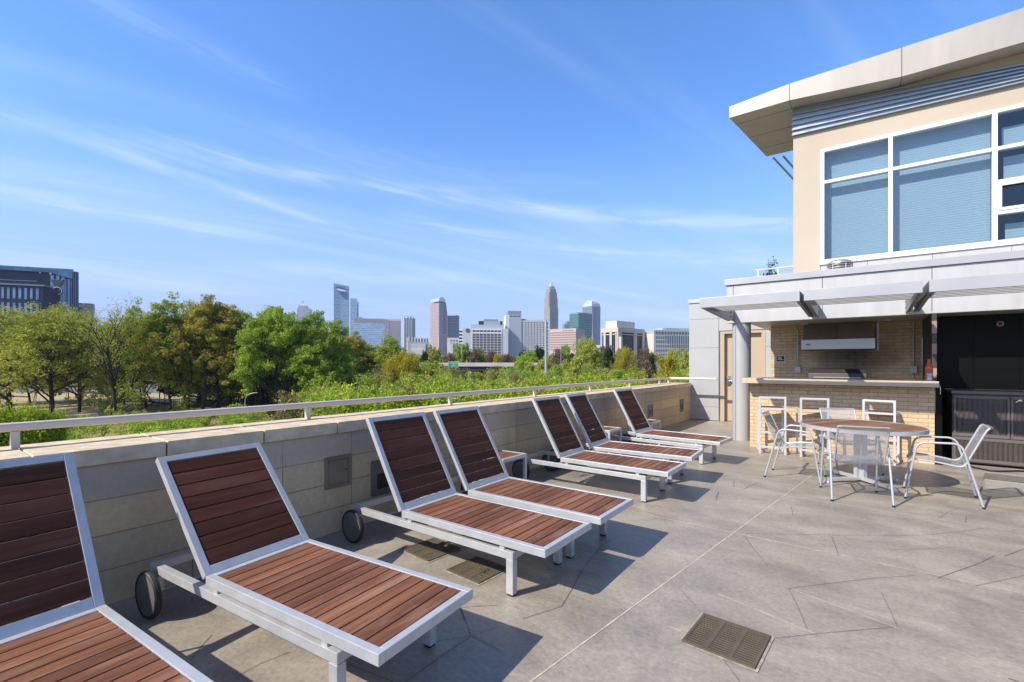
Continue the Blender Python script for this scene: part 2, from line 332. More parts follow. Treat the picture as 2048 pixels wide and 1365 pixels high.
def stucco():
    m, n, l, bs = new_mat('cream_stucco')
    v = objc(n, l); c = mixc(n, l, ramp(n, l, noi(n, l, v, 0.8, 5), 0.3, 0.7), (0.485, 0.41, 0.32), (0.54, 0.47, 0.375))
    c = mixc(n, l, ramp(n, l, noi(n, l, objc(n, l, (2.2, 2.2, 0.35)), 1.5, 4), 0.55, 0.8, 0, 0.4), c, (0.52, 0.40, 0.29))
    l.new(c, bs.inputs['Base Color']); bs.inputs['Roughness'].default_value = 0.9; bs.inputs['Specular IOR Level'].default_value = 0.2
    bump(n, l, bs, noi(n, l, v, 90, 4, 0.7), 0.5, 0.006); return m
M['stucco'] = stucco()
def meshmat():
    m, n, l, bs = new_mat('expanded_metal_mesh')
    bs.inputs['Base Color'].default_value = (0.42, 0.42, 0.43, 1); bs.inputs['Roughness'].default_value = 0.45; bs.inputs['Metallic'].default_value = 0.2
    t = n.new('ShaderNodeTexCoord'); sp = n.new('ShaderNodeSeparateXYZ'); l.new(t.outputs['UV'], sp.inputs[0])
    P_ = 0.011
    a = mth(n, l, 'ABSOLUTE', mth(n, l, 'SUBTRACT', mth(n, l, 'FRACT', mth(n, l, 'DIVIDE', sp.outputs[0], P_)), 0.5))
    b = mth(n, l, 'ABSOLUTE', mth(n, l, 'SUBTRACT', mth(n, l, 'FRACT', mth(n, l, 'DIVIDE', sp.outputs[1], P_)), 0.5))
    hole = mth(n, l, 'MULTIPLY', mth(n, l, 'LESS_THAN', a, 0.335), mth(n, l, 'LESS_THAN', b, 0.335))
    tr = n.new('ShaderNodeBsdfTransparent'); mxs = n.new('ShaderNodeMixShader'); l.new(hole, mxs.inputs[0]); l.new(bs.outputs[0], mxs.inputs[1]); l.new(tr.outputs[0], mxs.inputs[2])
    l.new(mxs.outputs[0], n['Material Output'].inputs[0]); return m
M['mesh'] = meshmat()
def glassmat(name, tint, refl=0.5, rough=0.02, wob=0.0):
    m, n, l, bs = new_mat(name)
    tr = n.new('ShaderNodeBsdfTransparent'); tr.inputs[0].default_value = (*tint, 1)
    gl = n.new('ShaderNodeBsdfGlossy'); gl.inputs[0].default_value = (0.9, 0.93, 0.95, 1); gl.inputs[1].default_value = rough
    fr = n.new('ShaderNodeFresnel'); fr.inputs[0].default_value = 1.5
    gg = n.new('ShaderNodeNewGeometry')
    f = mth(n, l, 'MINIMUM', mth(n, l, 'ADD', mth(n, l, 'MULTIPLY', fr.outputs[0], 1.3), refl), 1.0)
    f = mth(n, l, 'MULTIPLY', f, mth(n, l, 'SUBTRACT', 1.0, gg.outputs['Backfacing']))
    if wob:
        k = n.new('ShaderNodeBump'); k.inputs['Strength'].default_value = wob; k.inputs['Distance'].default_value = 0.02
        l.new(noi(n, l, objc(n, l), 1.1, 2), k.inputs['Height']); l.new(k.outputs[0], gl.inputs['Normal'])
    ms = n.new('ShaderNodeMixShader'); l.new(f, ms.inputs[0]); l.new(tr.outputs[0], ms.inputs[1]); l.new(gl.outputs[0], ms.inputs[2])
    l.new(ms.outputs[0], n['Material Output'].inputs[0]); return m
M['winglass'] = glassmat('tinted_window_glass', (0.70, 0.775, 0.825), 0.03, 0.01, 0.15)
def blindmat():
    m, n, l, bs = new_mat('cellular_blind')
    bs.inputs['Base Color'].default_value = (0.75, 0.76, 0.74, 1); bs.inputs['Roughness'].default_value = 0.9
    return m
M['blind'] = blindmat()
M['room'] = plain('dark_room', (0.06, 0.055, 0.05), 0.9)

def leafmat(name, c0, c1, c2, trans=0.35, cs=0.35):
    m, n, l, bs = new_mat(name)
    g = n.new('ShaderNodeNewGeometry'); v = objc(n, l)
    cl_ = noi(n, l, v, cs, 2, 0.5)
    c = mixc(n, l, ramp(n, l, cl_, 0.35, 0.65), c0, c1)
    c = mixc(n, l, ramp(n, l, g.outputs['Random Per Island'], 0.62, 1.0, 0, 0.9), c, c2)
    d = n.new('ShaderNodeBsdfDiffuse'); t = n.new('ShaderNodeBsdfTranslucent'); l.new(c, d.inputs[0]); l.new(c, t.inputs[0])
    ms = n.new('ShaderNodeMixShader'); ms.inputs[0].default_value = trans; l.new(d.outputs[0], ms.inputs[1]); l.new(t.outputs[0], ms.inputs[2])
    l.new(ms.outputs[0], n['Material Output'].inputs[0]); return m
M['lf_olive'] = leafmat('olive_yellow_leaves', (0.31, 0.34, 0.055), (0.45, 0.49, 0.09), (0.58, 0.54, 0.12))
M['lf_brown'] = leafmat('rust_olive_leaves', (0.36, 0.31, 0.060), (0.43, 0.42, 0.075), (0.55, 0.39, 0.09))
M['lf_green'] = leafmat('spring_green_leaves', (0.22, 0.33, 0.035), (0.36, 0.48, 0.06), (0.52, 0.62, 0.11))
M['lf_mix'] = leafmat('mixed_green_brown_leaves', (0.26, 0.35, 0.045), (0.38, 0.48, 0.07), (0.52, 0.44, 0.09))
M['lf_yellow'] = leafmat('yellow_green_leaves', (0.34, 0.32, 0.03), (0.44, 0.40, 0.05), (0.46, 0.33, 0.05))
M['lf_lime'] = leafmat('lime_green_leaves', (0.24, 0.34, 0.02), (0.38, 0.46, 0.04), (0.46, 0.48, 0.06))
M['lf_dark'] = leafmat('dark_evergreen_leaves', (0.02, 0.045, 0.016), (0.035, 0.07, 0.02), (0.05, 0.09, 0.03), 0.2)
M['lf_twig'] = leafmat('grey_brown_twigs', (0.20, 0.165, 0.10), (0.27, 0.235, 0.11), (0.22, 0.13, 0.08), 0.2)
M['lf_purple'] = leafmat('purple_brown_buds', (0.16, 0.105, 0.08), (0.21, 0.14, 0.10), (0.25, 0.20, 0.08), 0.2)
def groundmat():
    m, n, l, bs = new_mat('rough_grass_ground')
    v = objc(n, l); a = noi(n, l, v, 0.045, 4, 0.6); b = noi(n, l, v, 0.9, 6, 0.7)
    c = mixc(n, l, ramp(n, l, b, 0.3, 0.7), (0.06, 0.085, 0.02), (0.13, 0.15, 0.035))
    c = mixc(n, l, ramp(n, l, a, 0.48, 0.60), c, (0.36, 0.28, 0.14))
    l.new(c, bs.inputs['Base Color']); bs.inputs['Roughness'].default_value = 0.95; return m
M['ground'] = groundmat()
M['strawgrass'] = plain('dry_straw_grass', (0.40, 0.31, 0.15), 0.95, 0, 0.25, 0.3, 0.5, 3)
M['asphalt'] = plain('asphalt', (0.07, 0.07, 0.07), 0.9, 0, 0.1, 0.2)
M['asphalt_pale'] = plain('pale_car_park', (0.14, 0.135, 0.13), 0.9, 0, 0.1, 0.2)
def facade(name, wall, glass, pu, wu, pv, wv, grough=0.12, wrough=0.6, off=0.0, metal=0.0, zoff=0.0, spec=0.35, vary=0.25):
    m, n, l, bs = new_mat(name)
    t = n.new('ShaderNodeTexCoord'); sp = n.new('ShaderNodeSeparateXYZ'); l.new(t.outputs['Object'], sp.inputs[0])
    h = mth(n, l, 'DIVIDE', mth(n, l, 'ADD', mth(n, l, 'ADD', sp.outputs[0], sp.outputs[1]), off + 1000 * pu), pu)
    z = mth(n, l, 'DIVIDE', mth(n, l, 'ADD', sp.outputs[2], zoff), pv)
    def win(x, w_):
        if w_ >= 1: return None
        return mth(n, l, 'LESS_THAN', mth(n, l, 'ABSOLUTE', mth(n, l, 'SUBTRACT', mth(n, l, 'FRACT', x), 0.5)), w_ / 2)
    a = win(h, wu); b = win(z, wv)
    mk = a if b is None else (b if a is None else mth(n, l, 'MULTIPLY', a, b))
    cb = n.new('ShaderNodeCombineXYZ'); l.new(mth(n, l, 'FLOOR', h), cb.inputs[0]); l.new(mth(n, l, 'FLOOR', z), cb.inputs[1])
    wn = n.new('ShaderNodeTexWhiteNoise'); wn.noise_dimensions = '2D'; l.new(cb.outputs[0], wn.inputs[0])
    gc = mixc(n, l, wn.outputs[0], tuple(x * (1 - vary) for x in glass), tuple(min(1, x * (1 + vary)) for x in glass))
    # roofs and other level faces stay wall-coloured
    g = n.new('ShaderNodeNewGeometry'); s2 = n.new('ShaderNodeSeparateXYZ'); l.new(g.outputs['Normal'], s2.inputs[0])
    mk = mth(n, l, 'MULTIPLY', mk, mth(n, l, 'LESS_THAN', mth(n, l, 'ABSOLUTE', s2.outputs[2]), 0.5))
    l.new(mixc(n, l, mk, wall, gc), bs.inputs['Base Color'])
    l.new(ramp(n, l, mk, 0, 1, wrough, grough), bs.inputs['Roughness']); bs.inputs['Specular IOR Level'].default_value = spec
    l.new(mth(n, l, 'MULTIPLY', mk, metal), bs.inputs['Metallic'])
    return m
# ================================================================== SETTING: deck, ground
GZ = -9.0                                                       # natural ground below the roof deck
b = MB()
b.mi = 0; b.add([(-3.9, -6, 0), (7, -6, 0), (7, 13.4, 0), (-3.9, 13.4, 0)], [(0, 1, 2, 3)])
b.mi = 1
def ext(p, q, a, c):                                            # extend a line by a before p and c after q
    p = Vector(p); q = Vector(q); d = (q - p).normalized(); return [tuple(p - d * a), tuple(q + d * c)]
b.ribbon(ext((-1.255, 1.811), (-0.518, 7.742), 4, 1.6), 0.0085, 0.0020)
b.ribbon(ext((-0.921, 4.491), (0.724, 4.444), 2.6, 5), 0.0105, 0.0024)
b.ribbon(ext((-1.443, 6.124), (1.138, 6.048), 2.0, 5), 0.010, 0.0022)
for pl in [[(1340,1255),(1364,1264)], [(1584.8,1180),(1798,1258.6)], [(1436.6,1189),(1629.7,1268.7)]]:
    b.ribbon([fl(*p) for p in pl], 0.006, 0.0026)
b.mi = 2
def reg(s, ox, oy, *pls): return [[(ox + x / s, oy + y / s) for x, y in pl] for pl in pls]
cr = reg(2.904, 1348, 720, [(410,1025),(470,1110),(545,1200)], [(380,1008),(930,1020),(1450,1020),(1650,1000),(1800,980)], [(915,1025),(940,1090),(955,1140)],
  [(1270,1105),(1450,1102),(1640,1090)], [(1530,1270),(1700,1210),(1780,1180),(1860,1140)], [(1920,1142),(2033,1100)], [(1750,1315),(2033,1255)],
  [(665,1330),(1140,1272),(1400,1255)], [(1525,930),(1590,885),(1650,862)], [(1690,950),(1700,910)], [(680,850),(690,905)], [(240,800),(262,765)], [(410,750),(490,712)], [(345,738),(350,700)])
cr += reg(4.452, 780, 1040, [(1305,325),(1430,450),(1705,462),(1930,525)], [(1705,462),(1620,620),(1525,775),(1180,885)], [(1705,462),(1800,330),(1880,235),(2048,150)], [(1880,235),(2048,270)],
  [(1140,440),(1430,450)], [(635,785),(800,772),(960,765)], [(620,785),(660,889)], [(860,300),(980,245)], [(640,245),(800,245)])
cr += reg(4.2, 560, 1040, [(1600,975),(1560,850),(1520,740)], [(1600,980),(1848,900)], [(1600,980),(1300,1030),(1000,1070)], [(1600,985),(1330,1165),(1060,1365)], [(1610,985),(1848,1100)], [(520,1200),(720,1275),(950,1365)])
cr += reg(2.703, 0, 860, [(1145,1110),(1090,1170),(1030,1250)], [(1275,1340),(1400,1270),(1560,1205)])
cr += reg(4.452, 1340, 1180, [(1060,0),(1140,160),(1220,350)], [(940,435),(1300,395),(1990,335)], [(1880,20),(2030,340)], [(470,620),(620,820)], [(230,150),(100,10)])
cr += reg(4.876, 1160, 740, [(1325,1280),(1355,1195)], [(1500,1145),(1505,1070)], [(1600,1165),(1658,1130)], [(1420,850),(1490,825)], [(180,1180),(185,1110)])
rr = random.Random(5)
for pl in cr: b.ribbon([fl(*p) for p in pl], 0.0020 + rr.random() * 0.0012, 0.0030 + rr.random() * 0.0006)
for k in range(16):                                             # stamped joints beyond the frame
    x = rr.uniform(1.6, 6.5); y = rr.uniform(-4, 9); a = rr.uniform(0, PI); p = [(x, y)]
    for j in range(3): a += rr.uniform(-.5, .5); x += math.cos(a) * .5; y += math.sin(a) * .5; p.append((x, y))
    b.ribbon(p, 0.006, 0.0037 + rr.random() * 0.0004)
tag(b.build('deck_floor', [M['floor'], M['joint'], M['crack']], fix=False), 'grey stamped concrete roof deck with pale joints', kind='structure')
# block of the building under the deck, so that the deck is carried by something
tag(MB().box(-4.22, 9, -8, 24, GZ - 0.5, -0.03).build('deck_base', M['concrete']), kind='structure')
b = MB(); b.add([(-9000, -9000, GZ), (9000, -9000, GZ), (9000, 9000, GZ), (-9000, 9000, GZ)], [(0, 1, 2, 3)])
tag(b.build('ground', M['ground'], fix=False), kind='structure')
def gpatch(name, uv, mat, z, label=None):
    b = MB(); vs = []
    for u, t in uv:
        p = at(u, HOR, t); vs.append((p.x, p.y, z))
    b.add(vs, [tuple(range(len(vs)))]); return tag(b.build(name, mat, fix=False), label, kind='structure')
gpatch('dry_grass_bank', [(-150, 82), (420, 80), (520, 104), (520, 150), (300, 168), (-150, 172)], M['strawgrass'], GZ + 0.02)
gpatch('car_park', [(-150, 174), (300, 170), (520, 152), (860, 150), (860, 230), (-150, 240)], M['asphalt_pale'], GZ + 0.03)
gpatch('path', [(60, 96), (60, 99), (460, 99), (460, 96)], M['concrete'], GZ + 0.05)
# stone paving insert in front of the dark recess
b = MB(); b.mi = 0; b.add([(1.17, 7.9, .004), (5.0, 7.7, .004), (5.0, 8.95, .004), (1.33, 9.1, .004)], [(0, 1, 2, 3)])
b.mi = 1; b.add([(1.24, 8.55, .008), (1.86, 8.5, .008), (1.9, 8.98, .008), (1.33, 9.02, .008)], [(0, 1, 2, 3)])
M['pave'] = brickmat('stone_paving', 0.62, 0.3, (0.42, 0.39, 0.33), (0.34, 0.315, 0.27), (0.22, 0.20, 0.17), 0.008, 0.3, 'x', 20, 0.3)
pm = M['pave'].node_tree
for lk in list(pm.links):                                       # level paving: use y instead of z for the rows
    if lk.from_node.type == 'SEPXYZ' and lk.to_node.type == 'COMBXYZ': pm.links.new(lk.from_node.outputs[1], lk.to_socket)
tag(b.build('paving', [M['pave'], plain('dark_stone_paver', (0.16, 0.15, 0.12), 0.8, 0, 0.2, 8)], fix=False), kind='structure')
# ================================================================== PARAPET
WX = -3.75
pr = empty('parapet_wall', (WX, 0, 0), 0, 'low cast stone parapet wall with pale coping along the loungers', 'wall')
MB().box(-0.42, 0, -6, 12.95, 0, 0.882).build('block_wall', M['block'], pr)
b = MB(); y = -6 + 0.13; 
while y < 12.99:
    y1 = min(y + 0.627, 13.0); b.box(-0.55, 0.03, y, y1, 0.884, 0.983); y += 0.635
b.build('coping', M['coping'], pr, bevel=0.006)
MB().box(-0.50, -0.01, -6, 13.0, 0.8825, 0.972).build('coping_mortar', M['joint'], pr)
MB().box(-0.42, -0.002, 12.952, 13.25, 0, 0.882).build('end_pier', M['block'], pr)
rl = empty('handrail', (-4.15, 0, 0.983), 0, 'flat brushed steel handrail on short posts above the parapet coping', 'railing')
b = MB(); b.box(-0.03, 0.03, -6, 12.5, 0.105, 0.157); b.box(-0.03, 1.2, 12.5, 12.56, 0.105, 0.157); b.build('rail', M['rail'], rl, bevel=0.016)
for k in range(-3, 8):
    yy = 0.46 + 1.885 * k
    if yy > 12.3: continue
    MB().box(-0.022, 0.022, yy - 0.021, yy + 0.019, 0.0, 0.105).build('post', M['rail'], rl, bevel=0.004)
MB().box(-0.022, 0.022, 12.44, 12.51, 0.0, 0.105).build('post', M['rail'], rl)
# steel boxes let into the wall
def wallbox(y0, y1, z0, z1, label, louvre=False, cat='access panel'):
    e = empty('wall_box', (WX, (y0 + y1) / 2, (z0 + z1) / 2), 0, label, cat)
    hy = (y1 - y0) / 2; hz = (z1 - z0) / 2; t = 0.03
    b = MB(); b.box(0.0, 0.014, -hy, hy, hz - t, hz); b.box(0.0, 0.014, -hy, hy, -hz, -hz + t); b.box(0.0, 0.014, -hy, -hy + t, -hz + t, hz - t); b.box(0.0, 0.014, hy - t, hy, -hz + t, hz - t)
    b.build('frame', M['boxgrey' if louvre else 'boxsteel'], e, bevel=0.002)
    if louvre:
        MB().box(0.001, 0.006, -hy + t, hy - t, -hz + t, hz - t).build('plate', M['boxgrey'], e)
        MB().box(0.006, 0.009, -hy + .07, hy - .07, -hz + .06, hz * 0.2).build('lens', M['dark'], e)
        for yy in (-hy + .015, hy - .015):
            for z_ in (-hz + .015, hz - .015): MB().tube([(0.014, yy, z_), (0.018, yy, z_)], 0.006, 8).build('screw', M['dark'], e)
    else:
        MB().box(0.001, 0.010, -hy + t + .004, hy - t - .004, -hz + t + .004, hz - t - .004).build('door', M['boxsteel'], e)
        MB().tube([(0.010, hy - .055, 0.01), (0.016, hy - .055, 0.01)], 0.007, 10).build('lock', M['dark'], e)
    return e
wallbox(2.27, 2.53, .40, .68, 'small square stainless steel access door in the parapet behind the second lounger')
wallbox(2.75, 3.08, .23, .57, 'grey steel wall light box beside the square steel access door', True, 'wall light')
wallbox(9.9, 10.18, .33, .60, 'grey wall box above the farthest side table', True, 'wall light')
wallbox(12.12, 12.4, .26, .59, 'dark wall box near the far end of the parapet', True, 'wall light')
# ================================================================== LOUNGERS
def make_lounger(ang):
    root = empty('sun_lounger')
    Wd, Ln, BL, t = 0.315, 1.31, 0.81, 0.039
    # wheeled base: two side rails, cross bars
    b = MB()
    for s_ in (-1, 1): b.box(-0.66, 1.065, s_*Wd - (0.04 if s_ > 0 else 0), s_*Wd + (0.04 if s_ < 0 else 0), 0.235, 0.285)
    b.box(-0.66, -0.62, -Wd + .0405, Wd - .0405, 0.236, 0.284); b.box(1.015, 1.063, -Wd + .0405, Wd - .0405, 0.236, 0.284); b.box(-0.06, -0.02, -Wd + .0405, Wd - .0405, 0.236, 0.284)
    b.build('base_frame', M['alu'], root, bevel=0.002)
    for s_ in (-1, 1):
        MB().box(1.013, 1.067, *sorted((s_*Wd + s_*.002, s_*Wd - s_*0.046)), 0.012, 0.2345).build('leg', M['alu'], root, bevel=0.002)
        f = MB(); f.box(1.018, 1.062, *sorted((s_*Wd - s_*.002, s_*Wd - s_*0.042)), 0.0, 0.012)
        f.build('foot_pad', M['rubber'], root)
    for s_ in (-1, 1):
        b = MB(); b.tube([(-0.56, s_*0.345, .137), (-0.56, s_*0.375, .137)], 0.118, 36); wo = b.build('wheel', M['disc'], root, smooth=True)
        b = MB(); n = 36
        pts = [(-0.56 + 0.127*math.cos(2*PI*k/n), s_*0.36, .137 + 0.127*math.sin(2*PI*k/n)) for k in range(n+1)]
        b.tube(pts, 0.012, 8, False); b.tube([(p[0], p[1] - .009, p[2]) for p in pts], 0.010, 6, False); b.tube([(p[0], p[1] + .009, p[2]) for p in pts], 0.010, 6, False)
        b.build('tyre', M['rubber'], wo, smooth=True)
        b = MB(); b.tube([(-0.56, s_*0.374, .137), (-0.56, s_*0.379, .137)], 0.011, 16); b.build('hub', M['boxgrey'], wo, smooth=True)
    b = MB(); b.tube([(-0.56, -.345, .137), (-0.56, .345, .137)], 0.008, 10)
    for s_ in (-1, 1): b.bar((-0.56, s_*.30, .137), (-0.56, s_*.30, .236), .03, .02, (1, 0, 0))
    b.build('axle', M['galv'], root)
    # seat
    b = MB()
    for s_ in (-1, 1): b.box(0, Ln, *sorted((s_*Wd, s_*(Wd - t))), .31, .36)
    b.box(0.0, t, -Wd + t + .0005, Wd - t - .0005, .3105, .3595); b.box(Ln - t, Ln, -Wd + t + .0005, Wd - t - .0005, .3105, .3595)
    for x in (.25, .85): b.box(x, x + .03, -Wd + t + .001, Wd - t - .001, .312, .335)
    for s_ in (-1, 1):
        for x in (.06, .95): b.box(x, x + .04, *sorted((s_*(Wd - .008), s_*(Wd - .035))), .2855, .3095)
    b.build('seat_frame', M['alu'], root, bevel=0.0025)
    b = MB(); n = 15; x0 = t + .004; p = (Ln - 2*t - .008) / n
    for k in range(n): b.box(x0 + k*p + .004, x0 + (k+1)*p - .004, -Wd + t + .003, Wd - t - .003, .337, .3565)
    b.build('seat_slats', M['wood'], root, bevel=0.002)
    # back: built lying along -x from the hinge and turned up
    rot = Matrix.Translation((0.0, 0, .357)) @ Matrix.Rotation(R(ang), 4, 'Y')
    b = MB(); b.M = rot
    for s_ in (-1, 1): b.box(-BL, -.004, *sorted((s_*Wd, s_*(Wd - t))), -.038, 0)
    b.box(-BL, -BL + t, -Wd + t + .0005, Wd - t - .0005, -.0375, -.0005); b.box(-t - .015, -.004, -Wd + t + .0005, Wd - t - .0005, -.0375, -.0005)
    for y in (-.12, .12): b.box(-BL + t, -t - .016, y - .014, y + .014, -.036, -.024)
    b.build('back_frame', M['alu'], root, bevel=0.0025)
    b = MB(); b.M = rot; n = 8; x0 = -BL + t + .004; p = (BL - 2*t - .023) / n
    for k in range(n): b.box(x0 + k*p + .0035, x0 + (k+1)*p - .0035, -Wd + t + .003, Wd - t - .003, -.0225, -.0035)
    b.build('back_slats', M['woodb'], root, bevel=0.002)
    # prop behind the back
    pt = rot @ Vector((-0.30, 0, -.03))
    b = MB()
    for s_ in (-1, 1): b.bar((pt.x, .10 + s_*.06, pt.z), (-0.20, .10 + s_*.06, .262), .010, .018, (0, 1, 0))
    b.bar((-0.20, .02, .262), (-0.20, .18, .262), .014, .014)
    b.build('back_prop', M['galv'], root)
    return root
GL = 'wooden slatted sun loungers lined up along the parapet'
lo = [(-2.85, 0.30, 4.8, 57, 'nearest wooden sun lounger, cut off by the left edge of the photo'),
      (-2.853, 1.33, 5.8, 46, 'second nearest wooden sun lounger, with its back reclined lowest of all'),
      (-2.87, 2.70, 0.9, 59, 'wooden sun lounger standing over the two floor grates'),
      (-2.86, 3.45, 0.5, 59, 'wooden sun lounger just left of the nearest small side table'),
      (-2.945, 5.21, 0.0, 60.5, 'wooden sun lounger right behind the nearest small side table'),
      (-2.995, 6.11, 3.0, 60.5, 'wooden sun lounger just left of the middle side table'),
      (-2.95, 7.64, -4.0, 61, 'farthest wooden sun lounger, ending near the round column')]
pro = {}
for (x, y, a, ang, lb) in lo:
    if ang not in pro: pro[ang] = o = make_lounger(ang)
    else: o = copy_tree(pro[ang])
    o.location = (x, y, 0); o.rotation_euler = (0, 0, R(a)); tag(o, lb, 'sun lounger', GL)
# side tables
def side_table():
    r_ = empty('side_table'); h = .46; s = .225
    b = MB(); t = .035
    for q in (-1, 1):
        b.box(-s, s, *sorted((q*s, q*(s-t))), h - .04, h); b.box(*sorted((q*s, q*(s-t))), -s + t + .0005, s - t - .0005, h - .0395, h - .0005)
    b.build('frame', M['alu'], r_, bevel=.002)
    for qx in (-1, 1):
        for qy in (-1, 1): MB().box(*sorted((qx*(s-.0005), qx*(s-t))), *sorted((qy*(s-.0005), qy*(s-t))), 0, h - .0405).build('leg', M['alu'], r_, bevel=.002)
    b = MB(); n = 5; p = (2*s - 2*t - .006) / n
    for k in range(n): b.box(-s + t + .003 + k*p + .002, -s + t + .003 + (k+1)*p - .002, -s + t + .003, s - t - .003, h - .022, h - .003)
    b.build('slats', M['wood'], r_, bevel=.0015)
    return r_
st = side_table(); first = True
for (x, y, lb) in [(-3.35, 4.22, 'nearest small slatted side table, between two pairs of loungers'), (-3.38, 6.95, 'middle small slatted side table against the parapet'), (-3.22, 8.32, 'farthest small slatted side table, behind the last lounger')]:
    o = st if first else copy_tree(st); first = False
    o.location = (x, y, 0); o.rotation_euler = (0, 0, 0); tag(o, lb, 'side table', 'small side tables by the parapet')
# floor grates
M['grate_edge'] = plain('chipped_grate_edge', (0.36, 0.31, 0.24), 0.8, 0, 0.4, 20)
def grate(quad, n, label, bars=2, ang=None):
    c = sum((Vector(q) for q in quad), Vector((0, 0))) / 4
    ax = (Vector(quad[3]) - Vector(quad[0]) + Vector(quad[2]) - Vector(quad[1])) / 2; ay = (Vector(quad[1]) - Vector(quad[0]) + Vector(quad[2]) - Vector(quad[3])) / 2
    hx = ax.length / 2; hy = ay.length / 2; rz = math.atan2(ax.y, ax.x)
    e = empty('floor_grate', (c.x, c.y, 0), rz, label, 'drain grate')
    b = MB(); b.add([(-hx, -hy, .0045), (hx, -hy, .0045), (hx, hy, .0045), (-hx, hy, .0045)], [(0, 1, 2, 3)]); b.build('sump', M['dark'], e, fix=False)
    b = MB(); q_ = .016; w1, w2 = hx + q_, hy + q_
    b.add([(-w1, -w2, .0038), (w1, -w2, .0038), (w1, w2, .0038), (-w1, w2, .0038)], [(0, 1, 2, 3)]); b.build('edge', M['grate_edge'], e, fix=False)
    b = MB(); t = .014
    for q in (-1, 1):
        b.box(-hx, hx, *sorted((q*hy, q*(hy-t))), .005, .0125); b.box(*sorted((q*hx, q*(hx-t))), -hy + t + .0005, hy - t - .0005, .005, .0123)
    b.build('rim', M['grate'], e)
    b = MB(); p = (2*hy - 2*t) / n
    for k in range(n): b.box(-hx + t + .0005, hx - t - .0005, -hy + t + k*p + p*.28, -hy + t + k*p + p*.72, .006, .0110)
    for k in range(1, bars + 1):
        x = -hx + 2*hx*k/(bars+1); b.box(x - .011, x + .011, -hy + t, hy - t, .0062, .0118)
    b.build('bars', M['grate'], e)
    return e
M['grate'] = plain('dirty_cast_grate', (0.125, 0.10, 0.068), 0.7, 0.2, 0.15, 8)
grate([(-.793, 2.566), (-.754, 2.915), (-.393, 2.901), (-.437, 2.539)], 15, 'rusty rectangular drain grate in the open sunlit floor')
grate([(-2.97, 2.47), (-2.94, 2.80), (-2.60, 2.77), (-2.63, 2.44)], 14, 'floor drain grate nearest the parapet, under a lounger')
grate([(-2.42, 2.42), (-2.39, 2.73), (-2.07, 2.71), (-2.09, 2.40)], 14, 'floor drain grate half in shade beside the lounger leg')
grate([(.0, 2.42), (.04, 2.76), (.36, 2.73), (.32, 2.39)], 14, 'floor drain grate at the very bottom edge of the photo')
# weed in the grate
b = MB(); rr = random.Random(3)
for k in range(26):
    a = rr.uniform(0, 2*PI); r_ = rr.uniform(0, .05); x = -2.19 + r_*math.cos(a); y = 2.53 + r_*math.sin(a); z = rr.uniform(.015, .05); s_ = .012
    b.add([(x-s_, y, z), (x, y-s_*.4, z+.004), (x+s_, y, z+.006), (x, y+s_*.4, z)], [(0, 1, 2, 3)])
tag(b.build('weed', M['lf_lime'], fix=False), 'small green weed growing out of the shaded drain grate', 'plant')
# ================================================================== TABLE + CHAIRS + STOOLS
tb = empty('round_table', (-0.03, 7.42, 0), 0, 'round slatted wood dining table on a grey pedestal', 'table')
rt = .655; zt = .725; n = 64
b = MB(); vs = []
for (r_, z) in ((rt, zt-.045), (rt, zt), (rt-.014, zt), (rt-.014, zt-.045)):
    vs += [(r_*math.cos(2*PI*k/n), r_*math.sin(2*PI*k/n), z) for k in range(n)]
b.add(vs, [(j*n+k, j*n+(k+1) % n, ((j+1) % 4)*n+(k+1) % n, ((j+1) % 4)*n+k) for j in range(4) for k in range(n)])
b.build('rim', M['alu'], tb, smooth=True)
b = MB(); nb = 13; pw = 2*(rt-.016)/nb; ri = rt - .018
for k in range(nb):
    y0 = -ri + k*(2*ri/nb) + .0025; y1 = y0 + 2*ri/nb - .005
    ps = []; q = 8
    for i in range(q+1):
        yy = y0 + (y1-y0)*i/q; ps.append((math.sqrt(max(0, ri*ri-yy*yy)), yy))
    for i in range(q, -1, -1):
        yy = y0 + (y1-y0)*i/q; ps.append((-math.sqrt(max(0, ri*ri-yy*yy)), yy))
    rot = Matrix.Rotation(R(62), 3, 'Z'); b.prism([tuple((rot @ Vector((px_, py_, 0))).xy) for px_, py_ in ps], zt-.022, zt-.004)
b.build('tabletop', M['woodt'], tb)
MB().cyl((0, 0), .25, zt-.05, zt-.024, 24).build('support_plate', M['alu'], tb)
b = MB()
for k in range(4):
    a = R(42 + 90*k); d = Vector((math.cos(a), math.sin(a), 0)); b.bar(d*.05 + Vector((0, 0, .06)), d*.05 + Vector((0, 0, .674)), .05, .05, d)
b.box(-.045, .045, -.045, .045, .06, .674)
b.build('pedestal', M['alu'], tb, bevel=.003)
for k, ln in enumerate((.47, .44, .46, .48)):
    a = R(42 + 90*k); d = Vector((math.cos(a), math.sin(a), 0))
    b = MB(); b.bar(d*.03 + Vector((0, 0, .048)), d*ln + Vector((0, 0, .036)), .06, .035); b.box(*(sorted((d.x*ln-.03, d.x*ln+.03))), *(sorted((d.y*ln-.03, d.y*ln+.03))), 0, .022)
    b.build('foot', M['alu'], tb, bevel=.003)
def arc(pts, rad=0.05, n=5):
    pts = [Vector(p) for p in pts]; o = [pts[0]]
    for a, p, c in zip(pts[:-2], pts[1:-1], pts[2:]):
        d0 = (a - p); d1 = (c - p); r0 = min(rad, d0.length*.45); r1 = min(rad, d1.length*.45); s = p + d0.normalized()*r0; e = p + d1.normalized()*r1
        for i in range(n+1):
            t = i/n; o.append(s*(1-t)**2 + p*2*t*(1-t) + e*t*t)
    o.append(pts[-1]); return o
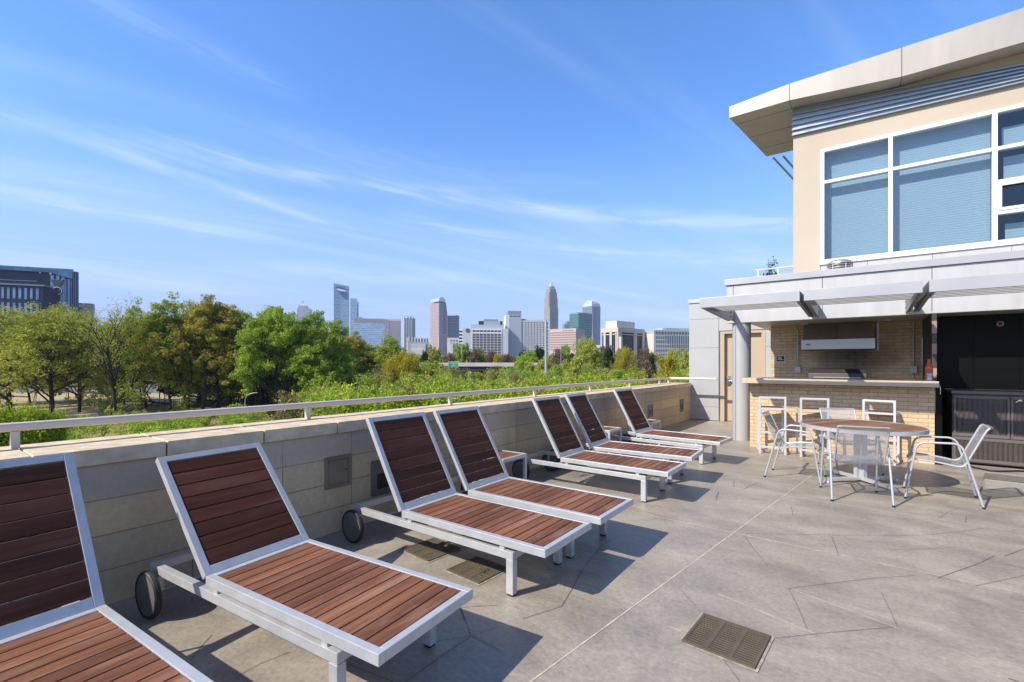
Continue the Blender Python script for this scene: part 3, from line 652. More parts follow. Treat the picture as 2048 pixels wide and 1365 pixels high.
def make_chair():
    r_ = empty('mesh_armchair')
    prof = arc([(.255, .405), (.225, .445), (.05, .435), (-.16, .405), (-.235, .45), (-.30, .62), (-.365, .83), (-.405, .838)] and [Vector((.255, .40, 0)), Vector((.225, .447, 0)), Vector((.0, .430, 0)), Vector((-.19, .395, 0)), Vector((-.37, .825, 0)), Vector((-.41, .832, 0))], .06, 6)
    prof = [(p.x, p.y) for p in prof]
    # shell with uv in metres
    nx = 12; hw = .225; vs = []; uvs = []; s = 0
    for i, (y, z) in enumerate(prof):
        if i: s += math.hypot(y-prof[i-1][0], z-prof[i-1][1])
        top = max(0, (z-.76)/.075) if z > .76 else 0
        hwi = hw - .03*min(1, top)**2
        for k in range(nx+1):
            x = -hwi + 2*hwi*k/nx; dish = .014*(1-(x/hw)**2)
            vs.append((x, y - (dish if z > .47 else 0), z - (dish if z <= .47 else 0))); uvs.append((x, s))
    me = bpy.data.meshes.new('seat_shell'); fs = [(i*(nx+1)+k, i*(nx+1)+k+1, (i+1)*(nx+1)+k+1, (i+1)*(nx+1)+k) for i in range(len(prof)-1) for k in range(nx)]
    me.from_pydata(vs, [], fs); ul = me.uv_layers.new(name='uv')
    for lp in me.loops: ul.data[lp.index].uv = uvs[lp.vertex_index]
    me.materials.append(M['mesh']); me.polygons.foreach_set('use_smooth', [True]*len(me.polygons))
    o = bpy.data.objects.new('seat_shell', me); col.objects.link(o); o.parent = r_
    b = MB(); left = [(-hw, y, z) for y, z in prof[1:-2]]; right = [(hw, y, z) for y, z in prof[1:-2]]
    yt, zt_ = prof[-2]; yf, zf = prof[0]
    loop = arc([left[0], (-hw, yf, zf), (hw, yf, zf), right[0]], .04)
    b.tube(left + arc([left[-1], (-hw+.005, yt, zt_), (hw-.005, yt, zt_), right[-1]], .06)[1:-1] + right[::-1] + loop[::-1][1:], .0095, 8)
    b.build('shell_frame', M['chair_metal'], r_, smooth=True)
    for s_ in (-1, 1):
        x = s_*.262; b = MB()
        b.tube(arc([(x+s_*.012, .285, 0.012), (x, .185, .635), (x, -.17, .655), (x+s_*.008, -.335, 0.012)], .085, 8), .0112, 10)
        b.bar((x, -.205, .42), (s_*hw, -.205, .42), .012, .012); b.bar((x, .215, .425), (s_*hw, .215, .425), .012, .012)
        b.build('side_frame', M['chair_metal'], r_, smooth=True)
        b = MB(); b.cyl((x+s_*.012, .285), .014, 0, .02, 10); b.cyl((x+s_*.008, -.335), .014, 0, .02, 10); b.build('foot_cap', M['rubber'], r_)
    return r_
ch = make_chair(); first = True
GC = 'mesh armchairs around the round table'
for (x, y, fx, fy, lb) in [(-.70, 7.22, 1, -.04, 'white mesh armchair at the left side of the round table'), (-.085, 6.57, -.22, .97, 'white mesh armchair in front of the table with its back to us'),
                           (.665, 7.06, -1, .03, 'white mesh armchair at the right of the table near the wicker cabinet'), (-.16, 8.17, .42, -.9, 'white mesh armchair half hidden behind the round table')]:
    o = ch if first else copy_tree(ch); first = False
    o.location = (x, y, 0); o.rotation_euler = (0, 0, math.atan2(-fx, fy)); tag(o, lb, 'chair', GC)
def make_stool():
    r_ = empty('bar_stool'); hw = .2; t = .03; hs = .77; hb = .955
    for qx in (-1, 1):
        MB().box(*sorted((qx*hw, qx*(hw-t))), -hw, -hw+t, 0, hb - .0305).build('leg', M['white_metal'], r_, bevel=.002)
        MB().box(*sorted((qx*hw, qx*(hw-t))), hw-t, hw, 0, hs - .0005).build('leg', M['white_metal'], r_, bevel=.002)
    MB().box(-hw, hw, -hw, -hw+t, hb-.03, hb).build('back_rail', M['white_metal'], r_, bevel=.002)
    b = MB(); b.box(-hw+t+.0005, hw-t-.0005, -hw, -hw+t-.001, hs-.03, hs-.001); b.box(-hw+t+.0005, hw-t-.0005, hw-t, hw-.001, hs-.03, hs-.001)
    for qx in (-1, 1): b.box(*sorted((qx*(hw-.001), qx*(hw-t))), -hw+t+.0005, hw-t-.0005, hs-.03, hs-.0015)
    b.build('seat_frame', M['white_metal'], r_)
    b = MB(); n = 5; p = (2*hw-2*t)/n
    for k in range(n): b.box(-hw+t+.002, hw-t-.002, -hw+t+k*p+.002, -hw+t+(k+1)*p-.002, hs-.02, hs+.002)
    b.build('seat_slats', M['wood'], r_)
    MB().box(-hw+t+.0005, hw-t-.0005, -hw+.001, -hw+t-.001, .10, .13).build('stretcher', M['white_metal'], r_)
    for qx in (-1, 1): MB().box(*sorted((qx*(hw-.001), qx*(hw-t+.001))), -hw+t+.0005, hw-t-.0005, .10, .13).build('stretcher', M['white_metal'], r_)
    MB().box(-hw+t+.0005, hw-t-.0005, hw-t+.001, hw-.001, .30, .33).build('footrest', M['white_metal'], r_)
    return r_
sl = make_stool(); first = True
for (x, y, a, lb) in [(-1.25, 8.98, 13, 'white metal bar stool nearest the round column'), (-.67, 9.03, 14, 'white metal bar stool in the middle, behind the left armchair'), (.215, 9.12, -9, 'white metal bar stool at the right end of the bar')]:
    o = sl if first else copy_tree(sl); first = False
    o.location = (x, y, 0); o.rotation_euler = (0, 0, R(a)); tag(o, lb, 'bar stool', 'bar stools along the brick bar')
# ================================================================== CLUBHOUSE (lower storey)
cb_ = empty('clubhouse', (0, 0, 0), 0, 'silver panelled clubhouse with cream upper storey, overhanging roof and big window', 'building')
FY, XE = 9.95, 7.5
def part(b, name, mat, parent=cb_, **k): return b.build(name, mat, parent, **k)
# left panel wall beside the door
b = MB(); x0, x1 = -3.79, -3.035
for z0, z1 in ((0.01, .356), (.364, 1.916), (1.924, 2.686), (2.694, 3.13)): b.box(x0, x1, 13.05, 13.09, z0, z1)
b.box(-3.027, -1.6, 13.05, 13.09, 2.36, 2.686); b.box(-3.027, -1.6, 13.05, 13.09, 2.694, 3.13); b.box(-1.94, -1.6, 13.05, 13.09, 1.924, 2.352); b.box(-1.94, -1.6, 13.05, 13.09, 0.01, 1.916)
part(b, 'wall_panels', M['panel'], bevel=.002)
b = MB(); b.box(-3.78, -3.0, 13.092, 14.6, 0, 3.12); b.box(-3.0, -1.6, 13.2, 14.6, 2.345, 3.12); b.box(-1.93, -1.6, 13.1, 14.6, 0, 2.34)
part(b, 'wall_core', M['louv'])
part(MB().box(-3.81, -2.19, 13.02, 14.65, 3.135, 3.235), 'wall_cap', M['fascia'], bevel=.004)
dr = empty('door', (0, 0, 0)); dr.parent = cb_
b = MB(); b.box(-2.995, -2.90, 13.06, 13.30, 0, 2.28); b.box(-2.035, -1.945, 13.06, 13.30, 0, 2.28); b.box(-2.995, -1.945, 13.06, 13.30, 2.2805, 2.343)
b.build('door_frame', M['door'], dr, bevel=.003)
MB().box(-2.897, -2.038, 13.18, 13.225, .01, 2.276).build('door_leaf', M['door'], dr)
b = MB(); b.box(-2.86, -2.78, 13.155, 13.178, .93, 1.19); b.tube([(-2.80, 13.11, 1.06), (-2.14, 13.11, 1.06)], .022, 10); b.box(-2.835, -2.795, 13.09, 13.16, 1.02, 1.10); b.tube([(-2.82, 13.16, 1.12), (-2.82, 13.07, 1.12), (-2.70, 13.06, 1.12)], .012, 8)
b.build('handle', M['chrome'], dr, smooth=True)
# soffit, fascia, roof slab
b = MB(); b.prism([(-2.17, FY + .002), (XE, FY + .002), (XE, 13.045), (-1.82, 13.045), (-1.82, 10.32), (-2.0, 10.32), (-2.17, 10.02)], 2.30, 2.34)
part(b, 'soffit', M['soffit'])
b = MB(); b.box(-1.81, XE, FY + .04, 20, 2.342, 3.03); part(b, 'roof_deck', M['concrete'])
b = MB(); xs = [-2.17, -2.045, -.585, .87, 2.325, 3.78, 5.235, XE]
for a, c in zip(xs[:-1], xs[1:]): b.box(a + .004, c - .004, FY, FY + .035, 2.305, 3.04)
b.box(-2.172, -1.82, FY + .036, FY + .05, 2.305, 3.04)
part(b, 'fascia_panels', M['fascia'], bevel=.002)
part(MB().box(-2.20, XE, FY - .035, FY + .25, 3.045, 3.16).box(-1.90, -1.7, FY + .251, 13.4, 3.045, 3.16), 'roof_edge_cap', M['shade'], bevel=.004)
part(MB().box(-2.17, XE, FY + .008, FY + .034, 3.0405, 3.0445), 'shadow_gap', M['dark'])
# column
b = MB(); b.cyl((-1.93, 10.13), .165, 0, 2.298, 48)
co = part(b, 'column', M['panel'], smooth=True)
b = MB()
for a in (-118, 0, 90, 180): b.box(-1.93 + .166*math.cos(R(a)) - .003, -1.93 + .166*math.cos(R(a)) + .003, 10.13 + .166*math.sin(R(a)) - .003, 10.13 + .166*math.sin(R(a)) + .003, .01, 2.29)
b.build('seam', M['dark'], co)
# back walls
part(MB().box(-1.60, .86, 11.4, 11.6, 0, 2.298), 'brick_back_wall', M['brickb'])
part(MB().box(-1.60, -1.50, 11.601, 13.04, 0, 2.298), 'side_wall', M['panel'])
b = MB(); b.box(.862, .93, 9.36, 9.949, 0, 1.148); b.box(.862, .93, 9.951, 11.4, 0, 2.298); part(b, 'partition', M['granite'])
b = MB(); z = 1.25; k = 0; hs_ = [.02, .16, .22, .17, .16, .20, .11]
for h in hs_:
    b.mi = k % 2; b.box(.868, .926, 9.943, 9.9505, z + .001, min(2.296, z + h - .001)); z += h; k += 1
part(b, 'tile_strip', [M['tile_dark'], M['tile_pink']])
b = MB()
for i in range(12):
    for j in range(5): b.box(.931 + i*.52, .931 + i*.52 + .517, 10.70, 10.72, .47*j + .002, min(2.297, .47*j + .467))
b.box(.93, XE, 10.722, 10.9, 0, 2.297)
part(b, 'black_tile_wall', M['granite'])
for uv in ((1610, 648), (1775, 640), (1995, 633)):
    x, y = fl(*uv, 2.3); b = MB(); b.cyl((x, y), .055, 2.286, 2.2995, 20); part(b, 'downlight', M['lampglass'])
# sunshades
for k, (xa, xb) in enumerate([(-2.05, -.71), (-.66, .58), (.64, 1.93), (1.99, 3.3), (3.36, 4.66), (4.72, 6.0)]):
    s_ = empty('sunshade', (0, 0, 0)); s_.parent = cb_
    b = MB(); b.box(xa, xb, 7.60, 7.66, 2.372, 2.522)
    b.build('front_beam', M['shade'], s_, bevel=.003)
    b = MB()
    for j in range(5):
        y = 7.93 + j*.175; b.M = Matrix.Translation((0, y, 2.445)) @ Matrix.Rotation(R(43), 4, 'X'); b.box(xa + .05, xb - .05, -.058, .058, -.006, .006)
    b.M = None
    b.build('blades', M['shade'], s_)
    for x in (xa, xb - .045):
        MB().xprism([(7.661, 2.374), (9.50, 2.302), (9.50, 2.55), (7.661, 2.52)], x, x + .045).build('bracket', M['bracket'], s_, bevel=.002)
        b = MB(); b.box(x + .012, x + .033, 9.44, 9.949, 2.33, 2.54)
        for z in (2.39, 2.48): b.tube([(x - .012, 9.58, z), (x + .055, 9.58, z)], .012, 8)
        b.build('fixing_plate', M['bracket'], s_)
# ---------------------------------------------------------------- upper storey
UY = 11.4
b = MB(); b.box(-1.18, -.705, UY, UY + .25, 3.03, 6.83); b.box(-.705, 4.62, UY, UY + .25, 5.86, 6.83); b.box(4.62, XE, UY, UY + .25, 3.03, 6.83); b.box(-1.18, -.93, UY + .252, 19, 3.03, 6.83)
part(b, 'stucco_wall', M['stucco'])
b = MB(); xs = [-.70, .06, 1.0, 2.0, 3.0, 4.0, XE]
for a, c in zip(xs[:-1], xs[1:]): b.box(a + .003, c - .003, UY - .03, UY - .001, 3.03, 3.505)
part(b, 'sill_panels', M['fascia'])
part(MB().box(-.72, 4.62, UY - .06, UY + .10, 3.507, 3.537), 'sill', M['frame_white'])
wn = empty('window', (0, 0, 0)); wn.parent = cb_
V = [-.70, .41, 1.80, 3.20, 4.62]; fw = .065; y0, y1 = UY - .035, UY + .10
b = MB(); b.box(V[0], V[-1], y0, y1, 5.79, 5.855); b.box(V[0], V[-1], y0, y1, 3.539, 3.61)
for i, x in enumerate(V):
    a = x if i == 0 else x - fw/2; c = x + fw if i == 0 else x + fw/2
    b.box(a, c, y0 + .001, y1 - .001, 3.6105, 5.7895)
panes = []
for i in range(4):
    a = V[i] + (fw if i == 0 else fw/2) ; c = V[i+1] - fw/2
    if i < 2: zs = [3.61, 5.15, 5.79]
    else: zs = [3.61, 4.05, 4.58, 5.15, 5.79]
    for z in zs[1:-1]: b.box(a + .0005, c - .0005, y0 + .002, y1 - .002, z, z + .06)
    for j in range(len(zs) - 1):
        panes.append((a, c, zs[j] + (.06 if j else 0), zs[j+1]))
    if i >= 2:
        for q in ((a, a + .05, 4.11, 4.58), (c - .05, c, 4.11, 4.58), (a + .0505, c - .0505, 4.11, 4.16), (a + .0505, c - .0505, 4.53, 4.58)): b.box(q[0], q[1], y0 - .012, y0 + .03, q[2], q[3])
b.build('frame', M['frame_white'], wn, bevel=.003)
for (a, c, z0, z1) in panes: MB().box(a + .001, c - .001, UY + .03, UY + .036, z0 + .001, z1 - .001).build('pane', M['winglass'], wn)
def blind(a, c, z0, z1):
    b = MB(); n = int((z1 - z0) / .022); pts = []
    for k in range(n + 1):
        z = z0 + (z1 - z0) * k / n; pts.append((UY + .21 + (.0035 if k % 2 else 0), z))
    vs = []; 
    for y, z in pts: vs += [(a, y, z), (c, y, z)]
    b.add(vs, [(2*k, 2*k+1, 2*k+3, 2*k+2) for k in range(n)]); b.build('blind', M['blind'], wn, fix=False)
blind(V[0] + .04, V[1] - .02, 3.56, 5.84); blind(V[1] + .02, V[2] - .02, 3.56, 5.84); blind(V[2] + .16, V[3] - .02, 3.56, 3.92); blind(V[2] + .14, V[3] - .02, 4.63, 5.08); blind(V[2] + .12, V[3], 5.25, 5.6); blind(V[3] + .02, V[4], 3.56, 5.84)
b = MB(); b.box(-.9, 4.7, 13.9, 14.0, 3.1, 6.0); b.box(-.9, 4.7, UY + .26, 13.9, 3.1, 3.2); b.box(-.9, 4.7, UY + .26, 13.9, 5.95, 6.05)
b.build('room', M['room'], cb_)
# louvre band
b = MB(); b.yprism([(-1.19, 6.285), (5.4, 6.146), (5.4, 6.26), (2.14, 6.487), (-1.19, 6.82)], UY - .022, UY - .001)
for k in range(6):
    f = k / 5 ; zl = 6.285 + (6.82 - 6.285) * f; zr = 6.20 + (6.487 - 6.20) * f
    b.bar((-1.20, UY - .045, zl), (3.4 if k < 4 else 2.9, UY - .045, zl + (zr - zl) * ((3.4 if k < 4 else 2.9) + 1.2) / 3.34), .045, .022)
part(b, 'louvre_band', M['louv'])
# roof
rf = empty('roof', (0, 0, 0)); rf.parent = cb_
stn = [(-2.33, 6.84, 7.08, -2.0, 6.85), (-1.2, 6.84, 7.175, -1.2, 6.85), (.55, 6.675, 7.195, .55, 6.85), (2.14, 6.672, 7.225, 2.14, 6.85), (6.0, 6.70, 7.30, 6.0, 6.86), (XE + .5, 6.72, 7.34, XE + .5, 6.87)]
vs = []
for (x, zb, zt_, xb_, zbb) in stn: vs += [(x, 10.95, zb), (x, 10.95, zt_), (xb_, 13.6, zt_ + .10), (xb_, 13.6, zbb)]
b = MB(); fs = []
for i in range(len(stn) - 1):
    a = 4*i; c = a + 4
    for j in range(4): fs.append((a + j, a + (j+1) % 4, c + (j+1) % 4, c + j))
fs += [(0, 3, 2, 1), tuple(4*(len(stn)-1) + k for k in range(4))]
b.add(vs, fs); b.build('roof_slab', M['roofm'], rf)
b = MB()
for (x, zb, zt_) in ((-1.2, 6.84, 7.175), (.55, 6.675, 7.195), (2.9, 6.676, 7.24), (5.0, 6.69, 7.28)):
    b.box(x - .005, x + .005, 10.947, 10.951, zb, zt_); b.bar((x, 10.96, zb - .0015), (x, 11.35, zb + (6.85 - zb)*.15 - .0015), .009, .004)
for y in (11.35, 12.2, 13.0):
    b.bar((-2.33 + .33*(y - 10.95)/2.65 + .01, y, 6.8395 + .01*(y - 10.95)/2.65), (-1.2, y, 6.8395 + .01*(y - 10.95)/2.65), .008, .004)
b.build('panel_joints', M['dark'], rf)
b = MB(); b.bar(at(1546, 315, 12.55), at(1589, 361, 12.75), .05, .02); b.bar(at(1566, 312, 12.55), at(1589, 338, 12.75), .05, .02)
part(b, 'side_louvres', M['louv'])
part(MB().box(-1.16, XE, 13.6, 19, 6.86, 7.3), 'rear_roof', M['roofm'])
# roof vent, balcony rail, plant
vt = empty('roof_vent', (-.36, 10.8, 3.03), 0, 'round stainless mushroom vent on the roof edge under the big window', 'roof vent')
b = MB(); b.cyl((0, 0), .13, 0, .33, 24); b.build('duct', M['steel'], vt, smooth=True)
b = MB()
for z in (.17, .22, .27, .32): b.cyl((0, 0), .205, z, z + .018, 32, .195)
b.build('slats', M['steel'], vt, smooth=True)
b = MB(); b.cyl((0, 0), .212, .35, .38, 32, .205); b.cyl((0, 0), .205, .3801, .42, 32, .15); b.cyl((0, 0), .15, .4201, .435, 32, .04)
b.build('cap', M['steel'], vt, smooth=True)
b = MB()
for a in range(0, 360, 60): b.tube([(.198*math.cos(R(a)), .198*math.sin(R(a)), .15), (.198*math.cos(R(a)), .198*math.sin(R(a)), .36)], .008, 6)
b.build('struts', M['white_metal'], vt)
br_ = empty('balcony_railing', (0, 13.0, 3.03), 0, 'white metal balcony railing on the roof left of the cream wall', 'railing')
b = MB(); b.box(-2.16, -1.19, -.025, .025, .79, .82); b.build('top_rail', M['white_metal'], br_)
b = MB()
for z in (.72, .64, .55, .45, .3, .15): b.tube([(-2.12, 0, z), (-1.19, 0, z)], .006, 6)
b.build('cables', M['galv'], br_)
for x in (-2.10, -1.66, -1.22): MB().box(x - .02, x + .02, -.02, .02, 0, .789).build('post', M['white_metal'], br_)
def leaves(b, rr, c, r3, n, s, flat=0.0):
    cx, cy, cz = c; rx, ry, rz_ = r3
    for _ in range(n):
        while True:
            x, y, z = rr.uniform(-1, 1), rr.uniform(-1, 1), rr.uniform(-1, 1)
            if x*x + y*y + z*z <= 1: break
        px_, py_, pz_ = cx + x*rx, cy + y*ry, cz + z*rz_
        a = rr.uniform(0, 2*PI); e = rr.uniform(-1, 1) * (1 - flat); ce = math.sqrt(max(0, 1 - e*e)); q = s * rr.uniform(.6, 1.3)
        ux, uy, uz = math.cos(a)*ce*q, math.sin(a)*ce*q, e*q
        a2 = a + rr.uniform(1.1, 2.0); e2 = rr.uniform(-.7, .7); c2 = math.sqrt(1 - e2*e2); q *= .62
        wx, wy, wz = math.cos(a2)*c2*q, math.sin(a2)*c2*q, e2*q
        k = len(b.v)
        b.v += [(px_-ux, py_-uy, pz_-uz), (px_+wx, py_+wy, pz_+wz), (px_+ux, py_+uy, pz_+uz), (px_-wx, py_-wy, pz_-wz)]
        b.f.append((k, k+1, k+2, k+3)); b.m.append(b.mi)
pp = empty('potted_plant', (-1.86, 13.35, 3.03), 0, 'small leafy potted shrub behind the white balcony railing', 'plant')
MB().cyl((0, 0), .11, 0, .28, 20, .15).build('pot', M['concrete'], pp)
rr = random.Random(8); b = MB()
for k in range(5): b.tube([(0, 0, .28), (rr.uniform(-.05, .05), rr.uniform(-.05, .05), .6), (rr.uniform(-.12, .12), rr.uniform(-.1, .1), .95 + rr.random()*.2)], [.01, .007, .003], 5)
b.build('stem', M['bark'], pp)
b = MB(); leaves(b, rr, (0, 0, .62), (.2, .2, .25), 300, .03); leaves(b, rr, (.02, 0, .95), (.14, .14, .22), 90, .03)
b.build('foliage', M['lf_dark'], pp, fix=False)
po = empty('roof_post', (-1.30, 13.2, 3.03), 0, 'short white post with a black cap at the corner of the cream wall', 'post')
MB().box(-.05, .05, -.05, .05, 0, .93).build('post', M['white_metal'], po); MB().box(-.03, .03, -.03, .03, .931, 1.0).build('cap', M['dark'], po)
# ================================================================== OUTDOOR KITCHEN
br2 = empty('bar_counter', (0, 0, 0), 0, 'buff brick bar with a thick beige stone counter under the sunshades', 'bar counter')
MB().box(-1.64, .845, 9.33, 9.53, 0, 1.149).box(-1.64, -1.44, 9.531, 9.95, 0, 1.149).build('brick_front', M['brick'], br2)
b = MB(); b.box(-1.72, .868, 9.05, 9.90, 1.158, 1.245); b.build('counter_top', M['counter'], br2, bevel=.006)
MB().box(-1.66, .80, 9.12, 9.9, 1.1495, 1.1575).build('under_plate', M['dark'], br2)
b = MB(); b.tube(arc([(.87, 9.08, 1.20), (.885, 9.07, 1.14), (.882, 9.07, 1.06)], .02), .004, 6); b.build('hook', M['chrome'], br2)
rc = MB().box(-1.59, .855, 10.62, 11.39, 0, 1.02).build('rear_counter', M['concrete']); tag(rc, 'rear stone counter carrying the grill along the brick back wall', 'counter')
hd = empty('range_hood', (-.41, 11.4, 1.78), 0, 'wide stainless range hood on the brick wall above the grill', 'range hood')
MB().box(-.58, .58, -.50, -.49, 0, .19).build('front_band', M['steel'], hd)
b = MB(); b.box(-.58, .58, -.489, -.001, .0, .19); b.xprism([(-.488, .1905), (-.001, .1905), (-.001, .515), (-.33, .515)], -.55, .55); b.build('body', M['hooddark'], hd)
b = MB(); b.bar((0.0, -.492, .20), (0, -.335, .51), .006, .006); b.build('seam', M['dark'], hd)
MB().box(-.54, .54, -.47, -.10, -.012, -.001).build('filter', M['dark'], hd)
MB().box(-.581, .581, -.503, -.5005, 0, .008).build('drip_edge', M['galv'], hd)
b = MB()
for k in range(5): b.box(-.50 + k*.016, -.489 + k*.016, -.5025, -.5, .085, .112)
b.build('badge', M['black_sign'], hd)
gr_ = empty('gas_grill', (-.41, 11.0, 1.02), 0, 'dark stainless gas grill with its lid closed behind the counter', 'grill')
MB().box(-.46, .46, -.25, .25, 0, .16).build('fire_box', M['hooddark'], gr_)
b = MB(); b.xprism([(-.25, .165), (.25, .165), (.25, .34), (.10, .385), (-.10, .375), (-.22, .30)], -.46, .46); b.build('lid', plain('dark_grill_lid', (0.055, 0.047, 0.042), 0.45, 0.3), gr_, bevel=.01)
b = MB(); b.tube([(-.36, -.29, .22), (.36, -.29, .22)], .012, 10)
for x in (-.36, .36): b.tube([(x, -.29, .22), (x, -.24, .22)], .009, 8)
b.build('handle', M['steel'], gr_)
def conduit(x, z, lab, bend):
    e = empty('electrical_conduit', (x, 11.4, z), 0, lab, 'conduit')
    pts = [(0, -.03, .05), (0, -.03, 2.2 - z)] + ([(-.05, -.03, 2.26 - z), (-.06, -.03, 2.297 - z)] if bend else [(0, -.03, 2.297 - z)])
    b = MB(); b.tube(arc(pts, .03) if bend else pts, .012, 8); b.build('pipe', M['galv'], e, smooth=True)
    MB().box(-.05, .05, -.08, -.001, -.07, .06).build('junction_box', M['galv'], e, bevel=.006)
    b = MB(); b.box(-.02, .02, -.04, -.001, (2.2 - z)*.42, (2.2 - z)*.42 + .02); b.build('strap', M['galv'], e)
    return e
conduit(-1.09, 1.38, 'thin vertical electrical conduit left of the range hood', True)
c2_ = conduit(.74, 1.40, 'thin vertical electrical conduit right of the range hood with a grey box', False)
b = MB(); b.tube(arc([(0, -.05, -.07), (.01, -.06, -.15), (.06, -.07, -.24), (.09, -.09, -.375)], .03), .006, 6); b.build('cable', M['rubber'], c2_)
tag(MB().box(.20, .235, 11.30, 11.398, 1.76, 2.29).build('hood_duct_strip', M['galv']), 'narrow vertical metal strip at the right side of the range hood', 'duct')
sg = empty('wall_sign', (-1.415, 11.4, 1.605), 0, 'small black notice with white border on the sunlit brick wall', 'sign')
MB().box(-.088, .088, -.008, -.001, -.068, .068).build('border', M['white_ink'], sg)
MB().box(-.076, .076, -.010, -.0081, -.056, .056).build('face', M['black_sign'], sg)
b = MB(); rr = random.Random(4)
for z, h, n_, x0 in ((.022, .018, 6, -.045), (.0, .014, 5, -.045), (-.022, .012, 10, -.066)):
    x = x0
    for k in range(n_): wd = rr.uniform(.007, .013); b.box(x, x + wd, -.0108, -.0101, z, z + h); x += wd + .003
b.build('lettering', M['white_ink'], sg)
ex = empty('orange_bottle', (.81, 9.66, 1.245), 0, 'tall orange bottle standing at the right end of the counter', 'bottle')
b = MB(); b.cyl((0, 0), .05, 0, .20, 24, .047); b.cyl((0, 0), .047, .2001, .265, 24, .026); b.build('body', M['orange'], ex, smooth=True)
b = MB(); b.cyl((0, 0), .024, .2655, .325, 16, .020); b.build('neck', M['orange'], ex, smooth=True)
cu = empty('cup', (.80, 9.47, 1.245), 0, 'pale blue plastic cup beside the orange bottle on the counter', 'cup')
MB().cyl((0, 0), .026, 0, .105, 20, .034).build('body', M['cup'], cu, smooth=True); MB().cyl((0, 0), .036, .1055, .112, 20).build('rim', M['cup'], cu)
cm = empty('security_camera', (1.75, 10.70, 2.14), 0, 'small round ring shaped fitting high on the black tile wall', 'camera')
b = MB(); b.tube([(.035*math.cos(2*PI*k/20), -.012, .035*math.sin(2*PI*k/20)) for k in range(21)], .010, 8, False); b.build('ring', M['tile_pink'], cm, smooth=True)
b = MB(); b.tube([(0, -.001, 0), (0, -.02, 0)], .024, 16); b.build('lens', M['dark'], cm)
# wicker cabinet
wc = empty('wicker_cabinet', (1.07, 9.62, 0), 0, 'dark brown wicker storage cabinet with grey lid against the black wall', 'cabinet')
CW = 1.30
MB().box(0, CW, .02, .66, .03, 1.045).build('body', M['wickerlid'], wc, bevel=.006)
MB().box(-.02, CW + .02, -.03, .68, 1.05, 1.10).build('lid', M['wickerlid'], wc, bevel=.012)
for x in (.04, CW - .04): MB().box(x - .03, x + .03, .05, .11, 0, .03).build('foot', M['rubber'], wc)
def weave(x0, x1, z0, z1, name, rim=.045):
    p = empty(name, (0, 0, 0)); p.parent = wc
    b = MB(); b.box(x0, x1, -.012, .018, z0, z0 + rim); b.box(x0, x1, -.012, .018, z1 - rim, z1); b.box(x0, x0 + rim*.5, -.0118, .018, z0 + rim, z1 - rim); b.box(x1 - rim*.5, x1, -.0118, .018, z0 + rim, z1 - rim)
    b.build('rim', M['wickerlid'], p, bevel=.004)
    b = MB(); xa, xb, za, zb = x0 + rim*.5, x1 - rim*.5, z0 + rim, z1 - rim
    nc = max(2, round((xb - xa) / .052)); pc = (xb - xa) / nc; nr = round((zb - za) / .026); prr = (zb - za) / nr
    b.box(xa, xb, .006, .016, za, zb)
    for i in range(nc):
        for j in range(nr):
            xc = xa + (i + .5)*pc; zc = za + (j + .5)*prr; up = 1 if i % 2 else -1
            a = Vector((xc - pc*.42, .004, zc - up*prr*.42)); c = Vector((xc, -.010, zc)); d = Vector((xc + pc*.42, .004, zc + up*prr*.42))
            h = prr*.40
            b.add([a + Vector((0, 0, -h)), c + Vector((0, .002, -h)), d + Vector((0, 0, -h)), a + Vector((0, -.001, 0)), c, d + Vector((0, -.001, 0)), a + Vector((0, 0, h)), c + Vector((0, .002, h)), d + Vector((0, 0, h))],
                  [(0, 1, 4, 3), (1, 2, 5, 4), (3, 4, 7, 6), (4, 5, 8, 7)])
    b.build('woven_panel', M['wicker'], p, fix=False)
    return p
weave(.015, .60, .42, 1.03, 'door'); d2 = weave(.615, CW - .015, .42, 1.03, 'door'); weave(.015, CW - .015, .05, .41, 'drawer')
b = MB(); b.tube([(.70, -.014, .98), (.70, -.035, .98)], .014, 12); b.tube([(.66, -.014, .95), (.69, -.03, .985), (.72, -.03, .97)], .007, 6); b.build('latch', M['chrome'], d2, smooth=True)
b = MB(); b.tube(arc([(*fl(1925, 930, .012), .016), (*fl(1958, 938, .012), .016), (*fl(1990, 944, .012), .016), (*fl(2048, 942, .012), .016), (3.1, 8.9, .016), (4.5, 9.3, .016)], .2, 6), .011, 8)
tag(b.build('hose', M['rubber'], smooth=True), 'dark hose lying on the floor in front of the wicker cabinet', 'hose')
b = MB(); b.tube([(.845, 9.325, .03), (.9, 9.34, .018), (1.4, 9.5, .018)], .009, 6)
